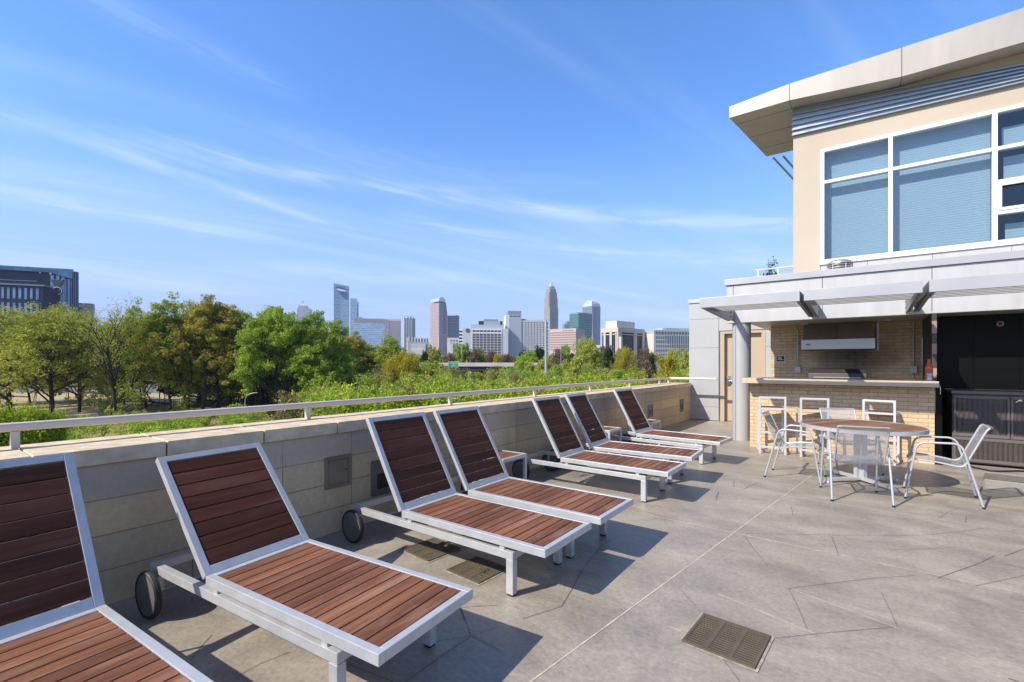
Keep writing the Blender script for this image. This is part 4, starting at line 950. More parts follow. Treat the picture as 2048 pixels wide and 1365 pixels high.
# ================================================================== TREES
F0 = .18
def grow(tb_, tips, rr, p, d, ln, r, lev, maxlev, spread, up, kids, nseg=4):
    pts = [p]; rs = [r]; q = Vector(p); dd = d.copy()
    for i in range(nseg):
        dd = (dd + Vector((rr.uniform(-1, 1), rr.uniform(-1, 1), rr.uniform(-.5, .8))) * .11 + Vector((0, 0, up * .05))).normalized()
        q = q + dd * (ln / nseg); pts.append(q.copy()); rs.append(r * (1 - .62 * (i + 1) / nseg))
    tb_.tube(pts, rs, 6 if lev == 0 else (5 if lev == 1 else (4 if lev == 2 else 3)), cap=False)
    if lev >= maxlev: tips.append((pts[-1], ln)); tips.append((pts[len(pts)//2], ln)); return
    k = kids[lev]
    for i in range(k):
        f = (F0 if lev == 0 else .22) + ((1.02 - F0) if lev == 0 else .78) * (i + rr.random()) / k
        f = min(f, .99); j = min(int(f * nseg), nseg - 1); pos = pts[j].lerp(pts[j+1], f * nseg - j)
        az = 2*PI*(i*.381966 + rr.random()*.12) * 1.0 + rr.random()*.4; ax = dd.orthogonal().normalized(); ax.rotate(Matrix.Rotation(az, 3, dd))
        tilt = spread[lev] * rr.uniform(.7, 1.25) * ((1.55 - .85*f) if lev == 0 else 1); nd = (dd * math.cos(tilt) + ax * math.sin(tilt)); nd.z += up * (.25 if lev else .05); nd.normalize()
        grow(tb_, tips, rr, pos, nd, ln * rr.uniform(.52, .72) * (1.15 - .45 * f), rs[j] * .62, lev + 1, maxlev, spread, up, kids, 3)
    tips.append((pts[-1], ln * .5))
def tree_proto(seed, h, cw, leafmat_, nleaf, leafsz, trunks=1, tfrac=.5, maxlev=3, spread=(.75, .75, .85), up=.5, kids=(7, 5, 4), clump=.9, tr=.28, drop=0.0, label=None, cat='tree', name='tree'):
    rr = random.Random(seed); tb_ = MB(); tips = []
    for k in range(trunks):
        a = rr.uniform(0, 2*PI); o = Vector((math.cos(a), math.sin(a), 0)) * (.0 if trunks == 1 else .5)
        grow(tb_, tips, rr, o, (Vector((0, 0, 1)) + o * .35 / max(trunks, 1)).normalized(), h * tfrac * 1.25, tr / (trunks ** .4), 0, maxlev, spread, up, kids, 5)
    # fit the height and width
    zx = max(t[0].z for t in tips); wx = sorted(math.hypot(t[0].x, t[0].y) for t in tips)[int(len(tips)*.95)]
    sx, sz = cw / 2 / wx, h / zx
    fit = lambda p: Vector((p[0]*sx, p[1]*sx, p[2]*sz))
    tb_.v = [tuple(fit(p)) for p in tb_.v]
    cb2 = MB(); per = max(3, int(nleaf / len(tips)))
    for (p, ln) in tips:
        p = fit(p)
        if rr.random() < drop: continue
        c = clump * rr.uniform(.6, 1.3); leaves(cb2, rr, (p.x, p.y, p.z), (c, c, c*.7), int(per * rr.uniform(.5, 1.6)), leafsz)
    root = empty(name, (0, 0, 0), 0, label, cat)
    tb_.build('trunk', M['bark'], root, smooth=True, fix=False); cb2.build('crown', leafmat_, root, fix=False)
    return root
P = {}
LS = .17
P['olive'] = tree_proto(1, 22, 15, M['lf_olive'], 21000, LS, 1, .36, clump=.85, kids=(13, 7, 4), up=.35)
P['olive2'] = tree_proto(2, 22, 14, M['lf_olive'], 21000, LS, 2, .36, clump=.85, kids=(10, 6, 4), up=.4)
P['bare'] = tree_proto(3, 23, 17, M['lf_olive'], 10500, LS * .8, 2, .34, clump=.9, kids=(9, 6, 5), up=.55, tr=.27, spread=(.5, .6, .7), drop=.3)
P['brown'] = tree_proto(4, 22, 14, M['lf_brown'], 38000, LS, 1, .36, clump=.85, kids=(12, 7, 4), up=.45)
P['mix'] = tree_proto(5, 22, 13, M['lf_mix'], 34000, LS, 1, .36, clump=.8, kids=(12, 7, 4), up=.45)
P['green'] = tree_proto(6, 20, 16, M['lf_green'], 46000, LS * 1.15, 1, .36, clump=1.0, kids=(12, 7, 4), up=.4)
P['round'] = tree_proto(7, 10, 12, M['lf_yellow'], 24000, LS * .8, 2, .35, clump=.9, kids=(9, 6, 4), up=.3, spread=(.9, .8, .8), tr=.16)
P['rolive'] = tree_proto(15, 10, 12, M['lf_olive'], 16000, LS * 1.1, 2, .35, clump=1.0, kids=(9, 6, 4), up=.3, spread=(.9, .8, .8), tr=.16)
P['fgreen'] = tree_proto(8, 12, 11, M['lf_green'], 9000, .28, 1, .4, 2, clump=1.2, kids=(9, 6), up=.4)
P['folive'] = tree_proto(9, 12, 10, M['lf_olive'], 9000, .28, 1, .4, 2, clump=1.1, kids=(9, 6), up=.4)
P['fdark'] = tree_proto(10, 10, 9, M['lf_dark'], 9000, .28, 1, .35, 2, clump=1.2, kids=(9, 6), up=.4)
P['fpurple'] = tree_proto(11, 9, 10, M['lf_purple'], 5000, .24, 2, .4, 2, clump=1.1, kids=(8, 7), up=.4)
P['fyellow'] = tree_proto(12, 11, 10, M['lf_yellow'], 9000, .25, 1, .4, 2, clump=1.1, kids=(9, 6), up=.4)
P['lime'] = tree_proto(13, 8, 7, M['lf_lime'], 12000, .13, 3, .35, 2, clump=.8, kids=(9, 7), up=.7, spread=(.7, .7, .8), tr=.09)
P['twig'] = tree_proto(14, 7, 6, M['lf_twig'], 4500, .10, 3, .4, 3, clump=.6, kids=(7, 5, 4), up=.8, spread=(.5, .6, .7), tr=.07)
H0 = dict(rolive=10, olive=22, olive2=22, bare=23, brown=22, mix=22, green=20, round=10, fgreen=12, folive=12, fdark=10, fpurple=9, fyellow=11, lime=8, twig=7)
W0 = dict(rolive=12, olive=15, olive2=14, bare=17, brown=14, mix=13, green=16, round=12, fgreen=11, folive=10, fdark=9, fpurple=10, fyellow=10, lime=7, twig=6)
used = set(); rt_ = random.Random(11)
def tree(kind, u, vtop, wpx, t, label, name='tree', group=None, cat='tree', zb=None, rz=None):
    g = GZ if zb is None else zb
    p = at(u, HOR, t); h = EYE + (HOR - vtop) / FPX * t - g
    o = P[kind] if kind not in used else copy_tree(P[kind]); used.add(kind)
    o.location = (p.x, p.y, g - .05); sxy = wpx * (1.22 if group == GT else 1) / FPX * t / W0[kind]; o.scale = (sxy, sxy, h / H0[kind])
    o.rotation_euler = (0, 0, rt_.uniform(0, 2*PI) if rz is None else rz); o.name = name
    tag(o, label, cat, group); return o
GT = 'tall trees in a row beyond the parapet'
for a in [
 ('olive', 20, 614, 170, 98, 'olive yellow oak at the far left edge, in front of the dark glass building'),
 ('olive2', 108, 604, 150, 92, 'olive yellow oak below the emblem of the dark glass building'),
 ('bare', 218, 586, 150, 84, 'nearly leafless tree with dark forked trunks and thin twigs'),
 ('mix', 292, 650, 110, 112, 'yellow green tree glimpsed right of the nearly leafless tree'),
 ('olive2', 160, 618, 80, 101, 'olive yellow oak immediately left of the nearly leafless tree'),
 ('mix', 284, 604, 80, 99, 'slim green oak immediately right of the nearly leafless tree'),
 ('olive', 376, 600, 90, 97, 'olive oak between the green oak and the rust coloured oak'),
 ('mix', 440, 604, 100, 97, 'green oak tucked right of the tallest rust oak'),
 ('mix', 342, 594, 130, 93, 'green and olive oak left of the rust coloured oak'),
 ('brown', 405, 592, 140, 92, 'tallest rust and olive oak near the middle of the tree row'),
 ('brown', 462, 630, 110, 100, 'rust oak just left of the bright green maples'),
 ('green', 520, 626, 110, 99, 'light green maple at the left of the green clump'),
 ('green', 552, 612, 128, 88, 'largest bright green maple with a dense crown'),
 ('green', 606, 624, 84, 93, 'slim bright green maple right below the pyramid topped tower'),
 ('green', 640, 645, 110, 90, 'bright green maple at the right end of the green clump'),
 ('brown', 668, 655, 80, 102, 'thin rust brown tree at the foot of the tall notched glass tower'),
 ('brown', 706, 664, 100, 101, 'orange brown tree in front of the wide glass office block'),
 ('mix', 757, 667, 110, 102, 'dark olive tree at the right end of the tall row'),
 ]: tree(*a[:5], a[5], 'oak_tree' if a[0] != 'green' else 'maple_tree', GT)
for a in [  # the dark-leaved trees are added to fill in deep shade below the row
 ('mix', 60, 690, 120, 125, 'olive tree standing behind the two leftmost oaks'), ('folive', 160, 700, 110, 128, 'olive tree behind the gap left of the leafless tree'),
 ('fgreen', 455, 700, 130, 118, 'green tree filling the gap below the rust oaks'), ('fdark', 505, 705, 120, 116, 'dark green tree in the shade left of the largest maple'),
 ('mix', 250, 640, 130, 120, 'yellow green oak filling the gap behind the forked trunk'), ('olive', -30, 640, 150, 118, 'olive oak just outside the left edge behind the first oak'), ('brown', 372, 640, 120, 116, 'rust tree standing behind the two tallest oaks'), ('brown', 436, 660, 120, 112, 'rust tree low behind the rust oaks'),
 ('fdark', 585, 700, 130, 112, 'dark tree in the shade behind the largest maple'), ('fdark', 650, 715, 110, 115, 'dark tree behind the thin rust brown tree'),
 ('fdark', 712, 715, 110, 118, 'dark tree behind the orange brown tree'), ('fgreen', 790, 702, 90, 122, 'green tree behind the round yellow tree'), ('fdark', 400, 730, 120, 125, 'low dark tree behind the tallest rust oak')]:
    tree(*a[:5], a[5], 'tree', 'trees behind the tall row')
tree('round', 797, 703, 108, 68, 'round yellow green tree at the right end of the tall tree row', 'rounded_tree')
for a in [
 ('fgreen', 855, 724, 80, 128, 'green tree beside the highway bridge, right of the round yellow tree', 'tree'),
 ('fgreen', 926, 688, 46, 190, 'dark green tree in front of the white hotel with the round emblem', 'tree'),
 ('fdark', 852, 706, 20, 195, 'small dark tree below the stepped white block', 'tree'),
 ('folive', 873, 694, 36, 200, 'olive tree below the pink barrel topped tower', 'tree'),
 ('fpurple', 898, 708, 34, 185, 'reddish bare tree just above the green highway sign', 'tree'),
 ('fpurple', 948, 700, 36, 188, 'purple brown tree in front of the white hotel', 'tree'),
 ('fgreen', 962, 697, 30, 200, 'small green tree in front of the hotel window grid', 'tree'),
 ('fdark', 960, 716, 14, 176, 'small dark round shrub above the bridge', 'tree'),
 ('fpurple', 985, 704, 40, 190, 'purple brown tree below the hotel windows', 'tree'),
 ('fyellow', 994, 711, 26, 176, 'small yellow tree above the bridge', 'tree'),
 ('fpurple', 1014, 710, 34, 182, 'grey brown bare tree above the right end of the bridge', 'tree'),
 ('fdark', 1044, 706, 30, 190, 'dark green tree below the gridded white hotel', 'tree'),
 ('fgreen', 1066, 703, 46, 170, 'mid green tree left of the tall steel mast', 'tree'),
 ('fdark', 1085, 698, 40, 175, 'dark green tree right beside the tall steel mast', 'tree'),
 ('fpurple', 1114, 700, 46, 165, 'grey brown bare tree right of the tall steel mast', 'tree'),
 ('fgreen', 1128, 691, 34, 200, 'pale green tree in front of the pink striped building', 'tree'),
 ('rolive', 1168, 679, 76, 135, 'large olive tree in front of the green glass block', 'tree'),
 ('fpurple', 1204, 695, 34, 150, 'rust coloured tree right of the large olive tree', 'tree'),
 ('fdark', 1216, 698, 30, 148, 'dark evergreen left of the yellow green oval tree', 'tree'),
 ('round', 1252, 695, 52, 122, 'yellow green oval tree in front of the columned office', 'tree'),
 ('fpurple', 1237, 700, 24, 150, 'thin reddish tree behind the yellow green oval tree', 'tree'),
 ('fpurple', 1294, 700, 40, 130, 'brown bare tree left of the pale gridded office', 'tree'),
 ('fdark', 1302, 713, 20, 118, 'small dark green tree below the pale gridded office', 'tree'),
 ('rolive', 1350, 700, 56, 125, 'olive tree in front of the pale gridded office', 'tree'),
 ('folive', 1384, 702, 40, 115, 'olive tree next to the silver clubhouse wall', 'tree'),
 ('fyellow', 1334, 717, 60, 88, 'bright yellow tree left of the silver clubhouse wall', 'tree'),
 ('green', 1210, 741, 110, 74, 'vivid green dense tree just above the parapet right half', 'tree'),
 ('fgreen', 1110, 730, 40, 90, 'vivid green young tree right of the steel mast base', 'tree'),
 ('fgreen', 1052, 722, 50, 110, 'light green tree at the right end of the bridge', 'tree'),
 ('fgreen', 1040, 712, 50, 140, 'pale green tree covering the right end of the bridge', 'tree'),
 ('folive', 1095, 716, 60, 125, 'low olive tree at the foot of the steel mast', 'tree'),
 ('folive', 1140, 716, 60, 112, 'low olive tree below the pink striped building', 'tree'),
 ('fpurple', 1285, 722, 60, 100, 'low brown bare tree right of the yellow green oval tree', 'tree'),
 ('twig', 1032, 735, 34, 66, 'pale bare small tree with white branches below the bridge', 'tree'),
 ]: tree(a[0], a[1], a[2], a[3], a[4], a[5], a[6], 'trees in front of the skyline')
tree('lime', 32, 806, 150, 34, 'bright lime green shrub at the left edge below the handrail', 'shrub', cat='shrub')
tree('lime', 95, 815, 90, 36, 'bright lime green shrub right of the leftmost shrub', 'shrub', cat='shrub')
tree('lime', 622, 775, 80, 52, 'lime green bush above the handrail below the green maples', 'shrub', cat='shrub')
tree('lime', 722, 778, 100, 50, 'lime green bush below the dark olive tree', 'shrub', cat='shrub')
tree('lime', 792, 772, 90, 47, 'lime green bush in front of the round yellow tree', 'shrub', cat='shrub')
tree('lime', 900, 766, 110, 46, 'brightest lime green bush below the highway sign', 'shrub', cat='shrub')
tree('twig', 575, 782, 70, 50, 'grey brown twiggy bush above the handrail', 'shrub', cat='shrub')
# thicket: a continuous mass of young growth between the building and the bridge
rr = random.Random(21)
def thicket(name, mat, n, box_u, box_t, vfun, wr, nl, ls, label, low=.25):
    b = MB(); b.mi = 0
    for _ in range(n):
        u = rr.uniform(*box_u); t = rr.uniform(box_t[0]**.5, box_t[1]**.5)**2
        p = at(u, HOR, t); v = vfun(u, t) + rr.uniform(-5, 7); top = EYE + (HOR - v) / FPX * t
        if top < GZ + .8: top = GZ + .8 + rr.random()
        h = top - GZ; w_ = rr.uniform(*wr)
        for k in range(int(5 + h)):
            a = rr.uniform(0, 2*PI); q = w_ * math.sqrt(rr.random()) * .7; z = GZ + h * (1 - rr.random() ** 1.6 * (1 - low))
            z = min(z, top - q*.35 - .2)
            leaves(b, rr, (p.x + q*math.cos(a), p.y + q*math.sin(a), z), (w_*.36, w_*.36, w_*.36), int(nl * rr.uniform(.6, 1.3)), ls)
        b.mi = 1
        for k in range(4):
            a = rr.uniform(0, 2*PI); q = w_ * rr.uniform(.2, .75)
            b.tube([(p.x, p.y, GZ), (p.x + q*.5*math.cos(a), p.y + q*.5*math.sin(a), GZ + h*.6), (p.x + q*math.cos(a), p.y + q*math.sin(a), GZ + h * rr.uniform(.85, 1.0))], [.05, .03, .012], 3, False)
        b.mi = 0
    return tag(b.build(name, [mat, M['twigbark']], fix=False), label, None, None, 'stuff')
M['twigbark'] = plain('pale_twig_bark', (0.22, 0.19, 0.15), 0.9, bmp=0)
def vf(u, t):                                     # how high the growth stands, falling towards the left
    base = 738 + max(0, (95 - t)) * .55
    return base + max(0, (760 - u)) * .16 + 6 * math.sin(u * .021 + t * .1)
thicket('thicket', M['lf_lime'], 58, (640, 1420), (34, 120), vf, (1.5, 3.2), 95, .13, 'lime green young growth between the building and the bridge')
thicket('thicket', M['lf_green'], 45, (620, 1420), (34, 125), vf, (1.5, 3.2), 90, .13, 'mid green young growth between the building and the bridge')
thicket('thicket', M['lf_olive'], 55, (600, 1420), (36, 130), vf, (1.6, 3.4), 85, .13, 'olive young growth between the building and the bridge')
thicket('thicket', M['lf_twig'], 75, (560, 1420), (34, 130), vf, (1.5, 3.0), 50, .10, 'grey brown twiggy growth between the building and the bridge')
def vf2(u, t): return 728 + (EYE - GZ - (1.8 + 1.3 * (u > 300) + .6 * math.sin(u*.03))) / t * FPX
thicket('undergrowth', M['lf_green'], 170, (-80, 660), (36, 78), vf2, (1.2, 2.4), 90, .12, 'low green undergrowth at the foot of the tall trees')
thicket('undergrowth', M['lf_olive'], 110, (-80, 660), (36, 82), vf2, (1.2, 2.4), 80, .12, 'low olive undergrowth at the foot of the tall trees')
thicket('undergrowth', M['lf_green'], 80, (560, 1420), (24, 50), lambda u, t: 728 + (EYE - GZ - 2.2) / t * FPX, (1.2, 2.2), 90, .12, 'low green undergrowth just beyond the parapet')
thicket('distant_woods', M['lf_olive'], 60, (700, 1420), (210, 420), lambda u, t: 714, (5, 9), 70, .6, 'far belt of olive trees at the foot of the city')
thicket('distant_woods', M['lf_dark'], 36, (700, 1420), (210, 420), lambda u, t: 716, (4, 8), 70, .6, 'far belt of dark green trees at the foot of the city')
thicket('distant_woods', M['lf_purple'], 30, (700, 1420), (190, 380), lambda u, t: 717, (4, 8), 60, .5, 'far belt of brown bare trees at the foot of the city')
thicket('woodland_shade_fill', M['lf_dark'], 60, (440, 800), (112, 150), lambda u, t: 752, (3, 6), 80, .35, 'dark growth filling in the shade behind the green maples')  # added dark leaf mass, standing in for the shade among the trunks
thicket('woodland', M['lf_mix'], 14, (60, 470), (108, 134), lambda u, t: 668 + 14*math.sin(u*.05), (3.5, 6), 130, .24, 'yellow green foliage behind the tall row of oaks', .42)
thicket('woodland', M['lf_olive'], 12, (-80, 470), (104, 130), lambda u, t: 690 + 14*math.sin(u*.07), (3.5, 6), 130, .24, 'olive foliage behind the tall row of oaks', .42)
thicket('woodland', M['lf_green'], 30, (440, 800), (104, 134), lambda u, t: (672 if u < 560 else 700) + 12*math.sin(u*.05), (3.5, 6), 140, .24, 'green foliage behind the maples', .2)
thicket('woodland', M['lf_brown'], 16, (380, 800), (104, 130), lambda u, t: (668 if u < 560 else 700) + 12*math.sin(u*.06), (3, 5), 120, .24, 'rust foliage behind the maples', .4)
# ================================================================== HIGHWAY BRIDGE, SIGN, MASTS, LAMP, FENCE, CARS
a = at(770, 728, 176); c = at(1062, 728, 156); ln = (c - a).xy.length; rz = math.atan2(c.y - a.y, c.x - a.x)
bg_ = empty('highway_bridge', (a.x, a.y, 0), rz, 'long grey concrete highway bridge with a solid parapet beyond the green thicket', 'bridge')
MB().box(0, ln, 0, 10, .55, .95).build('deck', M['concrete'], bg_)
b = MB(); b.box(0, ln, -.12, .12, .56, 1.9); b.box(0, ln, 9.9, 10.12, .56, 1.9); b.build('barrier', M['concrete'], bg_)
b = MB()
for y in (.8, 3.6, 6.4, 9.2): b.box(0, ln, y, y + .5, -.95, .548)
b.build('girders', M['dark'], bg_)
for k in range(5):
    x = 6 + k * 14
    if x < ln: MB().box(x, x + 1.2, 1, 9.4, GZ, -.952).build('pier', M['concrete'], bg_)
s0 = at(906.5, 729, 160)
hs2 = empty('highway_sign', (s0.x, s0.y, EYE), rz, 'green highway direction sign mounted on the bridge parapet', 'sign')
MB().box(-1.9, 1.9, -.05, .05, -1.15, .80).build('panel', plain('green_sign_sheet', (0.0, 0.17, 0.13), 0.5, bmp=0), hs2)
b = MB()
for (x0, x1, z0, z1) in ((-1.88, 1.88, .745, .78), (-1.88, 1.88, -1.13, -1.095), (-1.88, -1.845, -1.095, .745), (1.845, 1.88, -1.095, .745)): b.box(x0, x1, -.058, -.051, z0, z1)
b.build('border', M['white_ink'], hs2)
rr = random.Random(6); ink = plain('dull_sign_ink', (0.22, 0.50, 0.46), 0.5, bmp=0)
for z, segs in ((.42, [(-1.4, -1.0), (-.7, -.1), (.15, .55), (.9, 1.5)]), (.02, [(-1.1, -.5), (-.3, .4), (.65, 1.5)]), (-.40, [(-.3, .5)]), (-.80, [(-.7, .9)])):
    for (x0, x1) in segs:
        x = x0; b = MB()
        while x < x1: h_ = rr.choice((.16, .2)); b.box(x, x + .08, -.0585, -.051, z, z + h_); b.box(x + .08, x + .13, -.0585, -.051, z + .04, z + .08); x += .13
        b.build('lettering', ink, hs2)
b = MB()
for x in (-1.4, 0, 1.4): b.box(x - .05, x + .05, .051, .3, -1.0, .7); b.box(x - .25, x + .25, -.7, .1, -1.45, -1.38)
b.build('bracket', M['galv'], hs2)
m0 = at(1092, 728, 96)
ms = empty('steel_mast', (m0.x, m0.y, GZ), YAW, 'tall grey steel power mast with short arms, in front of the white hotel', 'mast')
hm = EYE + 88/FPX*96 - GZ
MB().tube([(0, 0, 0), (0, 0, hm)], [.42, .20], 12).build('pole', M['galv'], ms, smooth=True)
for z in (hm - .3, hm - 1.6, hm - 3.2, hm - 4.8, hm - 6.2):
    MB().tube([(0, 0, z), (-1.0, .1, z + .35)], [.07, .05], 6).build('arm', M['white_metal'], ms)
b = MB()
for k in range(9): b.tube([(.30, 0, hm - 1.0 - k*.75), (.30, 0, hm - .6 - k*.75)], .10, 6)
b.build('insulators', M['dark'], ms)
lp = at(490, 812, 62)
sl_ = empty('street_lamp', (lp.x, lp.y, GZ), YAW, 'grey street lamp with a curved arm just above the handrail', 'street lamp')
hl = EYE + (HOR - 786) / FPX * 62 - GZ
MB().tube(arc([(0, 0, 0), (0, 0, hl - .75), (.35, 0, hl - .2), (1.25, 0, hl)], .5), .045, 8).build('pole', M['galv'], sl_, smooth=True)
MB().box(1.22, 1.65, -.09, .09, hl - .04, hl + .04).build('lamp_head', M['galv'], sl_, bevel=.02)
for (u, t, vt_, lb) in ((924, 185, 690, 'thin grey light pole behind the highway bridge'), (1122, 160, 694, 'thin light pole right of the steel mast'), (845, 200, 705, 'thin light pole left of the pink tower'), (172, 150, 690, 'tall white light pole seen through the leafless tree'), (232, 140, 660, 'second tall white light pole behind the forked trunk')):
    q = at(u, HOR, t); e = empty('light_pole', (q.x, q.y, GZ), YAW, lb, 'light pole', 'light poles'); h = EYE + (HOR - vt_)/FPX*t - GZ
    MB().tube([(0, 0, 0), (0, 0, h)], [.16, .09], 8).build('pole', M['galv'], e); MB().box(-.6, .6, -.15, .15, h + .001, h + .15).build('lamp_head', M['galv'], e)
q = at(790, HOR, 330); e = empty('flood_light_mast', (q.x, q.y, GZ), YAW, 'tall mast with a round disc of floodlights left of the stepped white block', 'mast'); h = EYE + (HOR - 684)/FPX*330 - GZ
MB().tube([(0, 0, 0), (0, 0, h)], [.5, .3], 8).build('pole', M['galv'], e); MB().cyl((0, 0), 1.0, h - 1.3, h, 16, 1.9).build('light_ring', M['galv'], e)
# iron fence along the dry bank
f0 = at(160, HOR, 118); f1 = at(440, HOR, 116); d = (f1 - f0); n_ = 70
fe = empty('iron_fence', (0, 0, GZ), 0, 'black iron picket fence on the dry grass bank below the trees', 'fence')
b = MB()
for z in (.3, 1.6): b.bar((f0.x, f0.y, z), (f1.x, f1.y, z), .05, .06)
b.build('rails', M['iron'], fe)
b = MB()
for k in range(n_):
    q = f0 + d * (k / n_); b.box(q.x - .03, q.x + .03, q.y - .03, q.y + .03, 0, 1.9)
b.build('pickets', M['iron'], fe)
def car_proto():
    r_ = empty('parked_car')
    prof = [(-2.2, .35), (2.2, .35), (2.25, .62), (2.1, .80), (1.15, .95), (.55, 1.42), (-1.1, 1.45), (-1.75, 1.0), (-2.2, .95), (-2.27, .6)]
    low = [(-2.2, .3), (2.2, .3), (2.25, .62), (2.1, .80), (1.15, .93), (-1.75, .98), (-2.2, .95), (-2.27, .6)]
    MB().yprism(low, -.88, .88).build('body', M['carpaint'], r_, bevel=.06)
    MB().yprism([(1.12, .94), (.55, 1.36), (-1.1, 1.39), (-1.72, .985)], -.76, .76).build('windows', M['dark'], r_, bevel=.03)
    MB().box(-1.0, .5, -.72, .72, 1.395, 1.44).build('roof', M['carpaint'], r_, bevel=.02)
    for x in (-1.4, 1.4):
        for y in (-.82, .82): MB().tube([(x, y - .1, .32), (x, y + .1, .32)], .32, 16).build('wheel', M['rubber'], r_)
    return r_
M['carpaint'] = plain('white_car_paint', (0.7, 0.7, 0.7), 0.25, bmp=0)
car = car_proto(); first = True
for (u, t, a, lb) in ((362, 178, 10, 'white car parked behind the rust oaks, leftmost of the row'), (384, 178, 10, 'white car parked second from the left behind the rust oaks'), (406, 178, 10, 'white car parked just left of the tall rust oak trunk'), (432, 178, 10, 'white car parked right of the tall rust oak trunk'),
                   (668, 172, 40, 'white car glimpsed between the dark trunks left of the orange brown tree'), (716, 190, 20, 'white car glimpsed below the orange brown tree'), (738, 190, 20, 'white car glimpsed below the dark olive tree'), (192, 172, 5, 'car parked behind the nearly leafless tree')):
    q = at(u, HOR, t); o = car if first else copy_tree(car); first = False
    o.location = (q.x, q.y, GZ + .04); o.rotation_euler = (0, 0, YAW + R(a)); tag(o, lb, 'car', 'cars in the car park beyond the trees')
# ================================================================== CITY
def tower(name, u0, uc, u1, vt, t, th, label, mats, body='wall', dmin=None):
    """Empty at the near corner; local x runs along the right-hand face, local y along the left-hand face."""
    B = at(uc, HOR, t); ang = YAW + R(th); dx = Vector((math.cos(ang), math.sin(ang), 0)); dy = Vector((-dx.y, dx.x, 0))
    def hit(u, d):
        r_ = (FW + RT * ((u - 1024) / FPX)); det = r_.x * (-d.y) + d.x * r_.y     # s*r_ = B + k*d
        k = (B.x * r_.y - B.y * r_.x) / (-(d.x * r_.y - d.y * r_.x)); return k
    W = hit(u1, dx); D = hit(u0, dy) if abs(u0 - uc) > .5 else (dmin or W)
    D = abs(D); W = abs(W)
    if D > 4 * W and dmin: D = dmin
    H = EYE + (HOR - vt) / FPX * t - GZ
    e = empty(name, (B.x, B.y, GZ), ang, label, 'building')
    return e, W, D, H
def zz_(v, t): return EYE + (HOR - v) / FPX * t - GZ
def bx(e, name, mat, x0, x1, y0, y1, z0, z1, **k): return MB().box(x0, x1, y0, y1, z0, z1).build(name, mat, e, **k)
GLS = lambda nm, c, pu, wu, pv, wv, wall, **k: facade(nm, wall, c, pu, wu, pv, wv, **k)
# notched glass tower with the two lower wings
t = 1386
e, W, D, H = tower('skyscraper', 666.5, 667.5, 698, 566, t, 18, 'tall slanted blue glass skyscraper with an opening near its top', None, dmin=30)
m1 = GLS('blue_glass_a', (0.13, 0.24, 0.35), 6, .9, 4.2, .72, (0.30, 0.40, 0.49), grough=.15, metal=.35)
D = 34
zt1, zt2 = zz_(567, t), zz_(571.5, t); zo0, zo1 = zz_(572.5, t), zz_(581, t)
b = MB(); b.box(0, W, 0, D, 0, zo1 - 6); b.yprism([(0, zo1 - 5.99), (W, zo1 - 5.99), (W, zo1 - 3), (W*.30, zo1), (W*.12, zo0), (0, zo0)], 0, D); b.box(0, W*.12, 0, D, zo0 + .01, zt1 - 6); b.box(W*.80, W, 0, D, zo1 - 2.99, zt2 - 6)
b.build('shaft', m1, e)
b = MB(); b.yprism([(0, zt1 - 8), (W, zt2 - 10), (W, zt2), (0, zt1)], -.6, D + .6); b.build('crown_beam', plain('grey_crown', (0.30, 0.33, 0.42), .4, bmp=0), e)
b = MB(); b.yprism([(W*.22, zo1 - .5), (W*.86, zo1 - 4), (W*.86, zz_(598, t)), (W*.72, zz_(598, t))], -1.2, -.05); b.build('dark_glass_wedge', plain('deep_blue_glass', (0.055, 0.10, 0.18), .2, bmp=0), e)
b = MB(); 
for k in range(12): b.box(W*(.2 + k*.045), W*(.22 + k*.045), -.9, -.61, zt2 - 6 - .3*(12 - k)*0 , zt2 - 2)
b.build('roof_lettering', plain('dark_red_letters', (0.12, 0.05, 0.07), .5, bmp=0), e)
bx(e, 'front_wing', GLS('blue_glass_b', (0.20, 0.33, 0.46), 5, .85, 4.2, .7, (0.36, 0.45, 0.54), metal=.3), W*.45, W - .5, -14, -.7, 0, zz_(600, t))
e, W, D, H = tower('office_tower', 700, 700.5, 717, 599, t - 10, 18, 'lower blue glass tower attached to the right of the notched skyscraper', None, dmin=30); D = 30
m2 = GLS('blue_glass_c', (0.26, 0.40, 0.52), 5, .85, 4.2, .7, (0.42, 0.52, 0.60), metal=.3)
bx(e, 'shaft', m2, 0, W*.86, 0, D, 0, H); bx(e, 'side_bay', M['gl_d'] if 'gl_d' in M else plain('slate_glass', (0.10, 0.15, 0.22), .25, bmp=0), W*.861, W, 1, D, 0, zz_(605, t)); bx(e, 'parapet', M['galv'], 1, W*.8, 1, D, H + .01, H + 3)
# pyramid-topped tower
t = 1400; e, W, D, H = tower('office_tower', 592, 594, 620, 611, t, 14, 'grey tower with a small white pyramid roof above the green maples', None, dmin=30); D = 34
g1 = GLS('pale_grey_facade', (0.22, 0.27, 0.33), 4, .5, 4, .55, (0.42, 0.43, 0.46))
bx(e, 'shaft', g1, 0, W, 0, D, 0, zz_(617, t)); bx(e, 'setback', g1, W*.08, W*.72, 3, D - 3, zz_(617, t) + .01, zz_(611, t))
zp = zz_(611, t); b = MB(); x0, x1 = W*.12, W*.66; b.add([(x0, 5, zp), (x1, 5, zp), (x1, D-5, zp), (x0, D-5, zp), ((x0+x1)/2, D/2, zz_(600.5, t))], [(0,1,4),(1,2,4),(2,3,4),(3,0,4),(3,2,1,0)]); b.build('pyramid_roof', plain('pale_pyramid', (0.62, 0.66, 0.70), .4, bmp=0), e)
b = MB()
for k in range(5): b.bar((x0 + (x1-x0)*k/5, 4.8, zp), ((x0+x1)/2, D/2, zz_(600.3, t)), .5, .5)
b.build('ribs', M['galv'], e)
